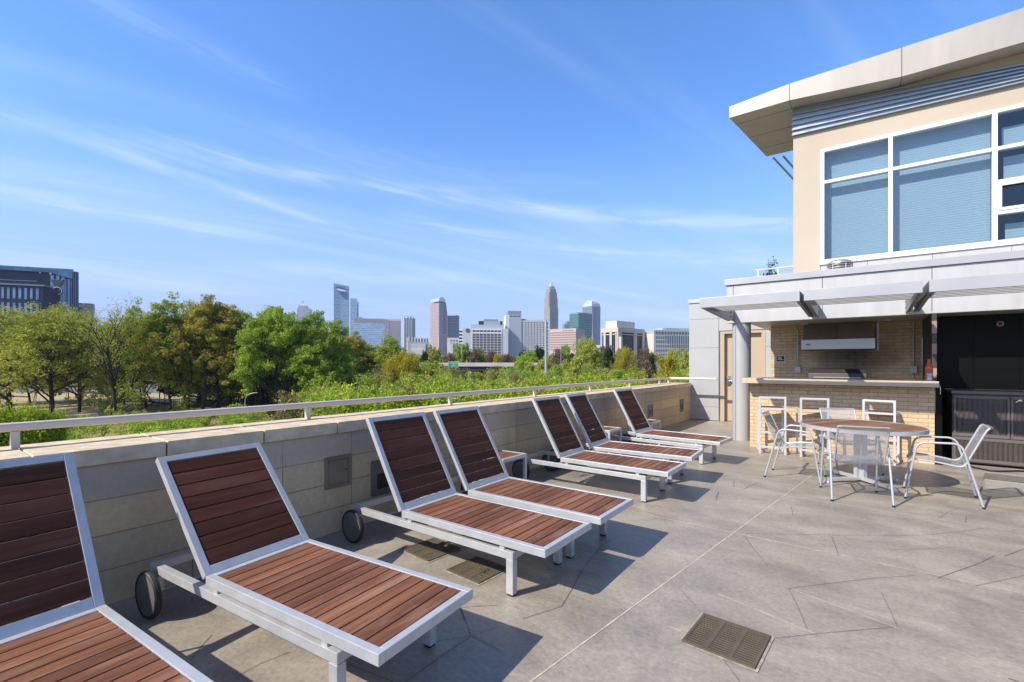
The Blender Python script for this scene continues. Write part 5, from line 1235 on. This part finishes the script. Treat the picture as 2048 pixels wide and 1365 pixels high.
# wide glass block
t = 1000; e, W, D, H = tower('office_block', 707, 708, 778, 637, t, 12, 'wide mid rise glass office block with a pinkish top storey', None, dmin=30); D = 36
m3 = GLS('wide_glass', (0.30, 0.42, 0.58), 4, .95, 4, .62, (0.34, 0.42, 0.55), metal=.25)
bx(e, 'glass_front', m3, 0, W*.86, 0, D, 0, zz_(645, t)); bx(e, 'top_storey', plain('mauve_stone', (0.30, 0.25, 0.28), .7, bmp=0), 0, W*.862, -.3, D, zz_(645, t) + .01, H)
bx(e, 'right_wing', GLS('mauve_facade', (0.28, 0.36, 0.48), 6, .55, 4, .6, (0.32, 0.28, 0.30)), W*.863, W, -.5, D, 0, H - .8); bx(e, 'roof_plant', M['concrete'], W*.1, W*.2, 6, 18, H + .01, H + 3.5)
# beige slab with white corner
t = 1100; e, W, D, H = tower('office_tower', 777, 779, 800, 638.5, t, 10, 'plain mauve slab with a pale corner right of the wide glass block', None, dmin=26); D = 30
bx(e, 'shaft', GLS('mauve_slab', (0.25, 0.22, 0.25), 3, .4, 4, .3, (0.33, 0.29, 0.31)), 0, W, 0, D, 0, H - 5); bx(e, 'cap', plain('pale_cap', (0.5, 0.5, 0.5), .7, bmp=0), -.3, W, -.3, D, H - 4.99, H)
# curved residential tower
t = 1150; e, W, D, H = tower('residential_tower', 800, 806, 829.5, 633, t, 8, 'slender residential tower with vertical white fins and a rounded top', None, dmin=24); D = min(D, 30)
m4 = GLS('finned_facade', (0.07, 0.12, 0.16), 4.2, .62, 3.4, .9, (0.44, 0.46, 0.48))
b = MB(); poly = [(0, D), (0, 4), (3, 0), (W - 4, 0), (W, 4), (W, D)]; b.prism(poly, 0, H - 5); b.build('shaft', m4, e)
for k, x in enumerate((0.5, W*.28, W*.52, W*.78)):
    b = MB(); b.tube([(x + 2.2, 1 , H - 5), (x + 2.2, 1, H - 1)], 2.2, 16); b.build('dome', plain('pale_dome', (0.5, 0.54, 0.56), .5, bmp=0) if k == 0 else bpy.data.materials['pale_dome'], e, smooth=True)
bx(e, 'roof_plant', M['galv'], W*.3, W*.8, 8, D - 4, H - 4.99, H + 1)
# stepped white block
t = 620; e, W, D, H = tower('civic_block', 809, 816, 858, 674, t, 10, 'pale block with a jagged row of white fins along its roof', None, dmin=20); D = 26
wm_ = plain('white_render', (0.58, 0.57, 0.55), .8, bmp=0, var=.05)
bx(e, 'front', GLS('white_block', (0.16, 0.17, 0.19), 5, .16, 4.4, .22, (0.52, 0.51, 0.50)), W*.16, W*.84, -4, 0, 0, zz_(688, t)); bx(e, 'back', plain('grey_block', (0.33, 0.33, 0.34), .8, bmp=0), 0, W, .01, D, 0, zz_(684, t))
for k in range(7):
    x = W*(.02 + k*.135); bx(e, 'roof_fin', wm_, x, x + W*.055, .5, 10, zz_(684, t) + .01, zz_(674 + (k % 2)*.8 + k*.25, t))
    b = MB(); b.cyl((x + W*.10, 4), W*.034, zz_(684, t) + .01, zz_(677, t), 12); b.build('roof_vent', M['concrete'], e)
for k in range(5): bx(e, 'stair_fin', wm_, -2.2, -.1, .2 + k*2.0, 1.5 + k*2.0, 0, zz_(676 + k, t))
bx(e, 'front_wall', wm_, W*.17, W*.8, -7, -4.01, 0, zz_(700, t))
# pink granite tower with barrel top
t = 1230; e, W, D, H = tower('skyscraper', 860, 878, 896, 595, t, 42, 'pink granite skyscraper with a curved glass barrel top', None, dmin=30)
m5 = GLS('pink_granite', (0.15, 0.15, 0.20), 3.6, .55, 3.7, .62, (0.43, 0.33, 0.325), metal=.2); m5b = GLS('pink_glass', (0.09, 0.14, 0.19), 3.6, .8, 3.7, .8, (0.27, 0.23, 0.25), metal=.3)
zs_ = zz_(606, t); bx(e, 'shaft', m5, 0, W*.5, 0, D, 0, zs_); bx(e, 'glass_bay', m5b, W*.501, W*.72, .8, D, 0, zs_ + 4)
for k in range(4): bx(e, 'stepped_bay', m5, W*(.721 + k*.07), W*(.79 + k*.07), 0 + k*1.0, D - k, 0, zs_ + 2 - k*8)
b = MB(); n = 14; r_ = W*.36; xc = W*.36; zc = zs_ + 4; rad = zz_(594, t) - zc
poly = [(xc + r_*math.cos(PI*k/n), zc + rad*math.sin(PI*k/n)) for k in range(n+1)]; b.yprism(poly, .2, D - .2); b.build('barrel_roof', plain('silver_vault', (0.52, 0.60, 0.62), .25, .4, bmp=0), e, smooth=True)
bx(e, 'base', GLS('pink_base', (0.22, 0.2, 0.24), 4, .5, 4, .5, (0.45, 0.33, 0.33)), -4, W*.6, -6, -.01, 0, zz_(668, t))
# slate slab behind
t = 1260; e, W, D, H = tower('office_tower', 894, 895, 918, 631.5, t, 4, 'dark slate office slab with horizontal bands right of the pink tower', None, dmin=30); D = 30
bx(e, 'shaft', GLS('slate_bands', (0.10, 0.13, 0.21), 40, 1.0, 4.2, .6, (0.25, 0.27, 0.34)), 0, W, 0, D, 0, H - 5); bx(e, 'top_band', plain('slate_top', (0.17, 0.18, 0.24), .6, bmp=0), 0, W, -.2, D, H - 4.99, H); bx(e, 'roof_box', M['concrete'], W*.7, W*.85, 4, 9, H + .01, H + 2)
# small white grid block
t = 640; e, W, D, H = tower('office_block', 893, 894, 918, 676, t, 6, 'small white block with blue windows left of the white hotel', None, dmin=16); D = 18
bx(e, 'front', wm_, 0, W, 0, D, 0, H)
for i in range(3):
    for j in range(4): bx(e, 'window', bpy.data.materials.get('blue_window') or plain('blue_window', (0.14, 0.20, 0.28), .2, bmp=0), W*(.28 + i*.24), W*(.28 + i*.24) + 2.6, -.05, .05, H - 5.4 - j*4.2, H - 2.6 - j*4.2)
bx(e, 'stair_tower', wm_, W*.35, W*.5, -3, -.06, 0, H - 8)
# white hotel with the round emblem
t = 500; e, W, D, H = tower('hotel', 917, 925, 1017, 657, t, 6, 'white hotel with a dark round emblem and a grid of grey windows', None, dmin=20); D = 20
hw_ = plain('white_hotel_wall', (0.50, 0.53, 0.57), .7, bmp=0, var=.04); whiteb = plain('bright_white_rib', (0.68, 0.69, 0.70), .6, bmp=0); gwin = plain('bronze_window', (0.115, 0.095, 0.105), .25, bmp=0, var=.25, scale=.3); dwin = plain('dark_window', (0.022, 0.024, 0.032), .45, bmp=0, spec=.3)
Wx = lambda u: W * (u - 925) / (1017 - 925)
bx(e, 'wall', hw_, 0, W, 0, D, 0, H)
bx(e, 'left_wing', whiteb, -3.4, -.01, 3, D, 0, H - .6)
b = MB()
for j in range(7): b.box(-3.45, -.2, 2.90, 2.99, H - 4.2 - j*3.6, H - 2.4 - j*3.6)
b.build('wing_windows', dwin, e)
x0, x1 = Wx(944.5), Wx(1002.5)
bx(e, 'window_field', whiteb, x0 - .6, x1 + .6, -.30, -.01, 0, H - .4)
pc = (x1 - x0) / 8
for i in range(8): bx(e, 'top_window', dwin, x0 + i*pc + .3, x0 + (i+1)*pc - .3, -.36, -.301, H - 3.7, H - 2.0)
cell = MB().box(0, pc - .55, -.06, 0, 0, 2.35).build('window', gwin, e); cell.location = (x0 + .27, -.301, H - 8.0)
for i in range(8):
    for j in range(10):
        if i == 0 and j == 0: continue
        o = cell.copy(); col.objects.link(o); o.location = (x0 + i*pc + .27, -.301, H - 8.0 - j*2.75)
b = MB()
for i in range(9): b.box(x0 + i*pc - .12, x0 + i*pc + .12, -.62, -.31, 0, H - 4.2)
b.build('ribs', whiteb, e)
bx(e, 'joint', dwin, W - .2 - Wx(957)*.0, W + .0, -.02, -.011, 0, H)
ec = Wx(935.5); er = 1.95; ez = zz_(661.5, t)
b = MB(); b.tube([(ec + er*math.cos(2*PI*k/28), -.12, ez + er*math.sin(2*PI*k/28)) for k in range(29)], .28, 6, False); em = b.build('emblem', dwin, e, smooth=True)
b = MB(); b.tube(arc([(ec + .9, -.12, ez + .9), (ec - .7, -.12, ez + .9), (ec - .7, -.12, ez), (ec + .7, -.12, ez), (ec + .7, -.12, ez - .9), (ec - .9, -.12, ez - .9)], .5), .24, 6); b.build('letter', dwin, em)
b = MB(); b.bar((ec - 1.1, -.12, ez + .8), (ec + 1.1, -.12, ez - .8), .2, .2); b.build('leaf', dwin, em)
bx(e, 'roof_block', plain('hotel_roof_block', (0.40, 0.44, 0.50), .7, bmp=0), Wx(941), Wx(1008), 4, D - .5, H + .01, zz_(649, t)); bx(e, 'plant_room', plain('hotel_plant_room', (0.22, 0.26, 0.32), .6, bmp=0), Wx(968), Wx(997), 6, D - 2, zz_(649, t) + .01, zz_(637.5, t))
bx(e, 'plant_side', dwin, Wx(958), Wx(967.5), 7, D - 2, zz_(649, t) + .01, zz_(641, t)); bx(e, 'plant_side', dwin, Wx(1001), Wx(1006), 7, D - 2, zz_(649, t) + .01, zz_(641, t)); bx(e, 'plant_wall', plain('hotel_plant_wall', (0.36, 0.40, 0.46), .6, bmp=0), Wx(968), Wx(1001), 5, 5.99, zz_(649, t) + .01, zz_(641.5, t))
# gridded white hotel with tower
t = 520; e, W, D, H = tower('hotel', 1011, 1018, 1043, 622, t, 8, 'white hotel with a tall windowless tower and rows of square dark windows', None, dmin=12); D = 16
tw = plain('tower_grey_white', (0.37, 0.41, 0.47), .7, bmp=0, var=.03); lit = plain('tower_sunlit_white', (0.66, 0.66, 0.66), .7, bmp=0, var=.03)  # paler copy for the tower's left side has sunlight painted into it
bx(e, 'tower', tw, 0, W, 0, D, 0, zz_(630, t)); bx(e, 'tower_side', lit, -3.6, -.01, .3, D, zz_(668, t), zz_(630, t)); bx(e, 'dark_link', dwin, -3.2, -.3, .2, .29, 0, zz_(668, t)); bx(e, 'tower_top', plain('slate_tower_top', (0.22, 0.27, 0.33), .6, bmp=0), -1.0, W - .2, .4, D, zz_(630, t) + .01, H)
b = MB()
for k in range(4): b.box(W*(.08 + k*.22), W*(.24 + k*.22), -.06, -.005, zz_(634, t), zz_(632, t))
b.build('tower_windows', dwin, e)
WW = (1100 - 1041) / FPX * t * 1.02; ztop = zz_(641, t)
gw = bx(e, 'guest_wing', plain('guest_wing_white', (0.55, 0.56, 0.58), .7, bmp=0, var=.02), W - .8, W - .8 + WW, .5, D, 0, ztop)
pc = (1090 - 1041) / FPX * t / 8; pz_ = (704 - 644) / 13 / FPX * t
cell = MB().box(0, pc*.56, 0, .08, 0, pz_*.50).build('window', dwin, e); cell.location = (W + .2, .43, ztop - 3.0)
for i in range(9):
    for j in range(13):
        if (i == 0 and j == 0) or (i == 8 and j > 3 and j < 13 and False): continue
        if i * 13 + j >= 100: continue
        o = cell.copy(); col.objects.link(o); o.location = (W + .2 + i*pc, .43, ztop - 3.0 - j*pz_)
b = MB()
for i in range(9):
    for j in range(13):
        if i*13 + j >= 100: b.box(W + .2 + i*pc, W + .2 + i*pc + pc*.56, .43, .49, ztop - 3.0 - j*pz_, ztop - 3.0 - j*pz_ + pz_*.5)
tag(b.build('more_windows', dwin, e), kind='stuff')
b = MB(); rr = random.Random(2)
for k in range(12): x = W + 1 + k*2.6; b.box(x, x + rr.uniform(.5, 1.6), 3, 5, ztop + .01, ztop + rr.uniform(.5, 1.3))
b.build('roof_plant', M['galv'], e); bx(e, 'roof_box', plain('dark_roof_box', (0.10, 0.12, 0.14), .6, bmp=0), W - .5, W + 5.2, 2, 9, ztop + .02, ztop + 1.8)
# tallest crowned skyscraper
t = 1500; e, W, D, H = tower('skyscraper', 1087, 1098, 1117.5, 562, t, 30, 'tallest stepped skyscraper with a rounded crown of white spikes', None, dmin=30)
mA = GLS('crown_tower_stone', (0.085, 0.085, 0.11), 3.2, .55, 3.9, .66, (0.37, 0.33, 0.32)); mB = plain('crown_white', (0.66, 0.68, 0.72), .5, bmp=0)
W0_, D0_ = W, D; cx_, cy_ = W/2, D/2
for (v0, v1, f) in ((728, 615, 1.0), (615, 596, .93), (596, 584, .84), (584, 577, .70), (577, 571.5, .50)):
    hx, hy = W*f/2, D*f/2; z0 = zz_(v0, t) if v0 < 728 else 0; c_ = .18
    poly = [(cx_-hx, cy_-hy*(1-c_)), (cx_-hx*(1-c_), cy_-hy), (cx_+hx*(1-c_), cy_-hy), (cx_+hx, cy_-hy*(1-c_)), (cx_+hx, cy_+hy*(1-c_)), (cx_+hx*(1-c_), cy_+hy), (cx_-hx*(1-c_), cy_+hy), (cx_-hx, cy_+hy*(1-c_))]
    MB().prism(poly, z0 + .01, zz_(v1, t)).build('tier', mA, e)
for (v1, f, hgt) in ((596, .88, 3.5), (584, .78, 9), (577, .62, 13), (571.5, .44, 15), (568, .26, 14), (565, .10, 12)):
    b = MB(); n = 20
    for k in range(n):
        a = 2*PI*k/n; x = cx_ + W*f/2*.96*math.cos(a); y = cy_ + D*f/2*.96*math.sin(a); z = zz_(v1, t); b.tube([(x, y, z - 6), (cx_ + (x-cx_)*.93, cy_ + (y-cy_)*.93, z + hgt*.35)], [.9, .35], 4)
    b.build('crown_spikes', mB, e)
MB().cyl((cx_, cy_), W*.20, zz_(571.5, t), zz_(562.5, t), 16, W*.02).build('crown_core', plain('crown_core', (0.45, 0.48, 0.54), .5, bmp=0), e)
# pink striped building
t = 430; e, W, D, H = tower('office_block', 1100, 1152, 1170, 657, t, 62, 'low pink building with white and pink horizontal stripes', None, dmin=30)
pk = plain('pink_wall', (0.52, 0.40, 0.37), .8, bmp=0, var=.04); pkd = plain('pink_shade_wall', (0.36, 0.27, 0.26), .8, bmp=0)
bx(e, 'wall', pk, 0, W, 0, D, 0, H)
b = MB(); 
for j in range(8): b.box(-.12, -.01, 0, D*1.02, H - 4.2 - j*2.2, H - 3.2 - j*2.2)
b.build('window_bands', plain('mauve_window_band', (0.27, 0.18, 0.18), .4, bmp=0), e)
b = MB()
for k in range(4): b.box(-.12, -.01, D*(.1 + k*.11), D*(.17 + k*.11), H - 2.0, H - 1.5)
b.build('top_windows', dwin, e)
# dark stub, green glass block
t = 1200; e, W, D, H = tower('office_tower', 1127, 1129, 1140, 643, t, 10, 'small dark stepped tower left of the green glass block', None, dmin=20); D = 20
dk = GLS('slate_small', (0.09, 0.11, 0.16), 3, .6, 3.6, .6, (0.22, 0.24, 0.29)); bx(e, 'low', dk, 0, W*.5, 0, D, 0, zz_(648.5, t)); bx(e, 'high', dk, W*.5 + .01, W, 0, D, 0, H)
t = 1000; e, W, D, H = tower('office_tower', 1139, 1157, 1184, 625, t, 38, 'green glass office cube in front of the rounded grey tower', None, dmin=30)
bx(e, 'glass_body', GLS('green_glass', (0.055, 0.16, 0.16), 6, .93, 3.8, .86, (0.14, 0.27, 0.28), metal=.35, grough=.2), 0, W, 0, D, 0, H - 2.5); bx(e, 'parapet', plain('green_parapet', (0.16, 0.27, 0.27), .4, bmp=0), 0, W, 0, D, H - 2.49, H)
# rounded grey tower
t = 1350; e, W, D, H = tower('skyscraper', 1165, 1184, 1201, 601, t, 34, 'grey skyscraper with a rounded silver crown right of the green glass block', None, dmin=30)
mh = GLS('grey_rib_tower', (0.09, 0.12, 0.19), 3.4, .62, 50, 1.0, (0.26, 0.29, 0.36)); mh2 = GLS('tan_rib_tower', (0.22, 0.2, 0.22), 3.4, .5, 3.9, .6, (0.42, 0.36, 0.34))
zt = zz_(612, t); b = MB(); f1_ = .12
b.add([(W*f1_, 0, 0), (W*(1-f1_*0.6), 0, 0), (W*(1-f1_*.6), D*.9, 0), (W*f1_, D*.9, 0), (0, 0, zt), (W, 0, zt), (W, D, zt), (0, D, zt)], [(0,3,2,1),(4,5,6,7),(0,1,5,4),(1,2,6,5),(2,3,7,6),(3,0,4,7)]); b.build('shaft', mh, e)
for (v0, v1, f) in ((612, 607, .93), (607, 604, .78), (604, 601, .58)):
    hx, hy = W*f/2, D*f/2; bx(e, 'crown_tier', plain('silver_crown', (0.50, 0.55, 0.62), .4, bmp=0) if v0 == 612 else bpy.data.materials['silver_crown'], W/2 - hx, W/2 + hx, D/2 - hy, D/2 + hy, zz_(v0, t) + .01, zz_(v1, t))
b = MB()
for k in range(9):
    x = W*(.06 + k*.11); b.box(x, x + 1.0, -.5, -.01, 0, zt); 
b.build('ribs', plain('pale_ribs', (0.40, 0.43, 0.50), .5, bmp=0), e)
b = MB()
for f, v in ((.93, 607), (.78, 604), (.58, 601)):
    for k in range(16):
        a = 2*PI*k/16; b.box(W/2 + W*f/2*math.cos(a) - .5, W/2 + W*f/2*math.cos(a) + .5, D/2 + D*f/2*math.sin(a) - .5, D/2 + D*f/2*math.sin(a) + .5, zz_(v, t), zz_(v, t) + 4)
b.build('crown_spikes', mB, e)
# columned office with dark glass
t = 330; e, W, D, H = tower('office_block', 1202, 1236, 1289, 655, t, 40, 'beige office building with thick columns and dark glass between them', None, dmin=24)
bc = plain('beige_concrete', (0.52, 0.46, 0.39), .8, bmp=0, var=.05); navy = GLS('navy_glass', (0.022, 0.028, 0.052), 3, .94, 3.4, .80, (0.012, 0.015, 0.03), metal=.0, grough=.45)
bx(e, 'glass_core', navy, .6, W - .6, .6, D - .6, 0, H - .02 - 2.6); bx(e, 'roof_band', bc, -.2, W, -.2, D, H - 3.2, H)
b = MB(); b.box(.3, W - .3, .3, D - .3, H - 5.0, H - 4.4); b.build('ledge', bc, e)
for (xa, xb) in ((.0, W*.13), (W*.29, W*.36), (W*.58, W*.70), (W*.92, W)):
    if xa == W*.29: continue
    bx(e, 'column', bc, xa, xb, -.15, .8, 0, H - 3.21)
for f in (.02, .36, .72): bx(e, 'column', bc, -.15, .8, D*f + (.82 if f < .1 else 0), D*(f + .12), 0, H - 3.21)
bx(e, 'penthouse', plain('pale_penthouse', (0.66, 0.61, 0.52), .8, bmp=0), W*.05, W*.72, D*.15, D*.8, H + .01, zz_(641, t)); b = MB(); b.tube([(W*.70, D*.4, zz_(641, t)), (W*.70, D*.4, zz_(638, t))], .3, 6); b.build('mast', M['dark'], e)
bx(e, 'stair_core', bc, W*.02, W*.08, -2.2, -.16, 0, zz_(674, t))
# white arched roof and small pale blocks
t = 500; e, W, D, H = tower('low_hall', 1183, 1184, 1213, 692, t, 0, 'low hall with a bright white arched roof left of the columned office', None, dmin=20); D = 20
bx(e, 'wall', wm_, 0, W, 0, D, 0, zz_(697, t)); b = MB(); n = 10; b.yprism([(W*k/n, zz_(697, t) + .01 + (zz_(690.5, t) - zz_(697, t))*math.sin(PI*(.25 + .5*k/n))) for k in range(n+1)] [::-1] + [(0, zz_(697, t)), (W, zz_(697, t))], -.5, D); b.build('roof', whiteb, e)
t = 700; e, W, D, H = tower('office_block', 1285, 1286, 1296, 690, t, 0, 'small pale blue block between the two beige offices', None, dmin=20); D = 16
bx(e, 'wall', GLS('pale_small', (0.22, 0.3, 0.4), 3, .6, 3.5, .4, (0.55, 0.57, 0.6)), 0, W, 0, D, 0, H)
# pale gridded office
t = 340; e, W, D, H = tower('office_block', 1295, 1308, 1398, 660, t, 12, 'pale grey office building with many narrow dark windows next to the clubhouse', None, dmin=14); D = 16
pg = plain('pale_grey_office', (0.40, 0.40, 0.41), .8, bmp=0, var=.03)
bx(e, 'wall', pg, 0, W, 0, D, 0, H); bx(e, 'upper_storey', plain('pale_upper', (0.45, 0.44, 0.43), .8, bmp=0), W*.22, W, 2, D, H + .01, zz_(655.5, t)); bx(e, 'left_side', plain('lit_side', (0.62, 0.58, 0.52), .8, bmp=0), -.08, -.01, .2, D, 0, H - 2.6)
Wq = lambda u: W * (u - 1308) / (1398 - 1308)
n = 0
for k in range(4): bx(e, 'roof_window', dwin, Wq(1335.5 + k*6.8), Wq(1340.3 + k*6.8), 1.93, 1.99, zz_(662, t) + 1.6, zz_(657, t))
for i in range(12):
    u = 1311 + i*5.8; bx(e, 'window', bpy.data.materials.get('slate_window') or plain('slate_window', (0.10, 0.13, 0.17), .25, bmp=0), Wq(u), Wq(u + 4.4), -.06, -.01, zz_(669, t), zz_(663.5, t))
for r_, (va, vb) in enumerate(((678, 673), (686.5, 681), (695, 690.5), (703.5, 699.5), (711, 708))):
    for i in range(17):
        u = 1312 + i*4.5; tall = i > 3 + r_*1.5
        bx(e, 'window', bpy.data.materials['slate_window'], Wq(u), Wq(u + 2.7), -.06, -.01, zz_(va + (1.2 if tall else 0), t), zz_(vb - (1.5 if tall else 0), t))
# dark glass building at the far left
t = 232; e, W, D, H = tower('medical_building', -110, -110 + .01, 145, 528, t, 20, 'large dark blue glass building with a round white emblem at the far left', None, dmin=26)
dg = plain('navy_cladding', (0.022, 0.030, 0.058), .5, bmp=0, var=.1, spec=.3); pal = GLS('pale_blue_glass', (0.10, 0.20, 0.30), 2.2, .96, 4.0, .97, (0.06, 0.10, 0.15), metal=.35, grough=.2); strip = GLS('strip_glass', (0.22, 0.33, 0.46), 2.0, .9, 4.0, .95, (0.10, 0.14, 0.2), metal=.3)
def fx(u, y=0.0):                                               # distance along the front for a photo column
    ang = e.rotation_euler[2]; dx = Vector((math.cos(ang), math.sin(ang), 0)); dy = Vector((-dx.y, dx.x, 0)); B = Vector(e.location) + dy * y; r_ = FW + RT * ((u - 1024) / FPX)
    return (B.x * r_.y - B.y * r_.x) / (-(dx.x * r_.y - dx.y * r_.x))
def zf(v, x, y=0.0):
    ang = e.rotation_euler[2]; dx = Vector((math.cos(ang), math.sin(ang), 0)); dy = Vector((-dx.y, dx.x, 0)); q_ = Vector(e.location) + dx * x + dy * y; return EYE + (HOR - v) / FPX * q_.xy.dot(FW.xy) - GZ
X1 = fx(145); D = 22; Ht = zf(531, fx(0))
MB().prism([(0, .9), (X1, .9), (X1 - 9.6, D), (0, D)], 0, Ht - 1.0).build('body', dg, e)
poly = [(fx(100), zf(545, fx(100))), (fx(118), zf(551, fx(118))), (fx(143), zf(558, fx(143))), (X1, zf(558, X1)), (X1, Ht), (0, Ht), (0, Ht - 1.9), (fx(96), Ht - 2.3)]
MB().yprism(poly, -.2, .89).build('glass_crown', pal, e)
bx(e, 'corner_glass', GLS('corner_stripes', (0.15, 0.24, 0.36), 1.5, .6, 30, 1.0, (0.05, 0.07, 0.12), metal=.3), fx(101), X1 - .3, .3, .895, 0, zf(559, X1))
for (ua, ub) in ((101, 107.5), (112, 118.5), (123, 129)): bx(e, 'light_strip', strip, fx(ua), fx(ub), .05, .29, 0, zf(551.5, fx(110)))
MB().prism([(X1 + .01, .2), (X1 + 1.7, 2.2), (X1 - 7.2, D), (X1 - 9.5, D), (X1 + .01, .95)], 0, zf(543, X1 + 1)).build('right_bay', GLS('bay_stripes', (0.12, 0.17, 0.26), 1.2, .5, 30, 1.0, (0.035, 0.05, 0.09)), e)
yw = -7; zr = zf(571, fx(40, yw), yw); xr = fx(86, yw)
bx(e, 'lower_wing', dg, 0, xr, yw, .85, 0, zr); bx(e, 'wing_ledge', plain('grey_ledge', (0.22, 0.28, 0.32), .5, bmp=0), 0, xr + .6, yw - .3, .8, zr + .01, zr + .7)
MB().prism([(xr + .01, yw + .2), (xr + 3.4, -.5), (xr + 3.4, .8), (xr + .01, .8)], 0, zr - .4).build('wing_corner', dg, e)
for k in range(13):
    ua = 72 - k*11.6; x0 = fx(ua, yw); x1 = fx(ua + 5.4, yw)
    for j in range(4): zt_ = zr - 1.3 - j*7.6; bx(e, 'window', strip, x0, x1, yw - .08, yw - .01, zt_ - 5.6, zt_)
bx(e, 'roof_rail', M['white_metal'], 0, fx(73), .3, .4, zf(561.5, fx(40)), zf(561, fx(40)))
xm = fx(115.5); zc = zf(582.5, xm); R_ = 1.95
b = MB(); b.tube([(xm + R_*math.cos(2*PI*k/32), -.55, zc + R_*math.sin(2*PI*k/32)) for k in range(33)], .2, 6, False); em = b.build('emblem_ring', whiteb, e, smooth=True)
b = MB(); b.tube([(xm, -.45, zc), (xm, .04, zc)], R_ - .05, 32); b.build('emblem_disc', dg, em)
b = MB()
for j in range(-3, 4):
    for i in range(-3, 4):
        if i*i + j*j < 9: sg_ = 1 if (i + 4) % 2 else -1; b.bar((xm + i*.42 - .15, -.52, zc + j*.42 - .07*sg_), (xm + i*.42 + .15, -.52, zc + j*.42 + .07*sg_), .1, .17, (0, 1, 0))
b.build('emblem_pattern', whiteb, em)
zm = zc + R_ + .25; sh = [(-2.7, 3.9), (-2.3, 2.3), (-1.3, .8), (0, .1), (1.3, .8), (2.3, 2.3), (2.7, 3.9), (1.8, 3.4), (.9, 3.8), (0, 3.3), (-.9, 3.8), (-1.8, 3.4)]
MB().yprism([(xm + a_, zm + z) for a_, z in sh], -.6, -.1).build('emblem_shield', plain('bronze_emblem', (0.06, 0.065, 0.06), .5, bmp=0), e)
for (ua, ub, va, vb) in ((98.5, 103, 549.5, 545), (78.5, 80.5, 547, 541)): bx(e, 'roof_light', whiteb, fx(ua), fx(ub), .1, .5, zf(va, fx(ua)), zf(vb, fx(ua)))
# grey car deck and low buildings seen through the trees
t = 240; e, W, D, H = tower('parking_deck', 150, 152, 330, 690, t, 4, 'pale multi storey parking deck glimpsed through the leafless tree', None, dmin=30); D = 30
pk_ = plain('pale_deck_slab', (0.45, 0.44, 0.42), .8, bmp=0)
for j in range(5): bx(e, 'slab', pk_, 0, W, 0, D, 1.5 + j*3.6, 2.6 + j*3.6)
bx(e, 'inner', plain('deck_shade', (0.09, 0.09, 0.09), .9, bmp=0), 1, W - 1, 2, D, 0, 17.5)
t = 300; e, W, D, H = tower('office_block', 150, 151, 186, 606, t, 30, 'plain grey building just right of the dark glass building', None, dmin=20); D = 4
bx(e, 'wall', GLS('grey_offices', (0.13, 0.16, 0.2), 4, .6, 4, .5, (0.32, 0.34, 0.37)), 0, W, 0, D, 0, H)
t = 260; e, W, D, H = tower('low_building', 195, 196, 250, 672, t, 30, 'cream topped building with dark glass behind the forked trunk', None, dmin=20); D = 20
bx(e, 'wall', GLS('dark_low_glass', (0.06, 0.08, 0.10), 5, .8, 4, .7, (0.3, 0.3, 0.3)), 0, W, 0, D, 0, H - 4); bx(e, 'top', plain('cream_top', (0.62, 0.52, 0.42), .8, bmp=0), 0, W, -.3, D, H - 3.99, H)

# ================================================================== AIR
m, n, l, bs = new_mat('thin_haze'); n.remove(bs)
pv = n.new('ShaderNodeVolumePrincipled'); pv.inputs['Color'].default_value = (0.80, 0.88, 1.0, 1); pv.inputs['Density'].default_value = 0.00010; pv.inputs['Anisotropy'].default_value = 0.0
l.new(pv.outputs[0], n['Material Output'].inputs['Volume'])
tag(MB().box(-2400, 2400, -300, 2400, GZ - 1, 300).build('haze', m), kind='stuff')
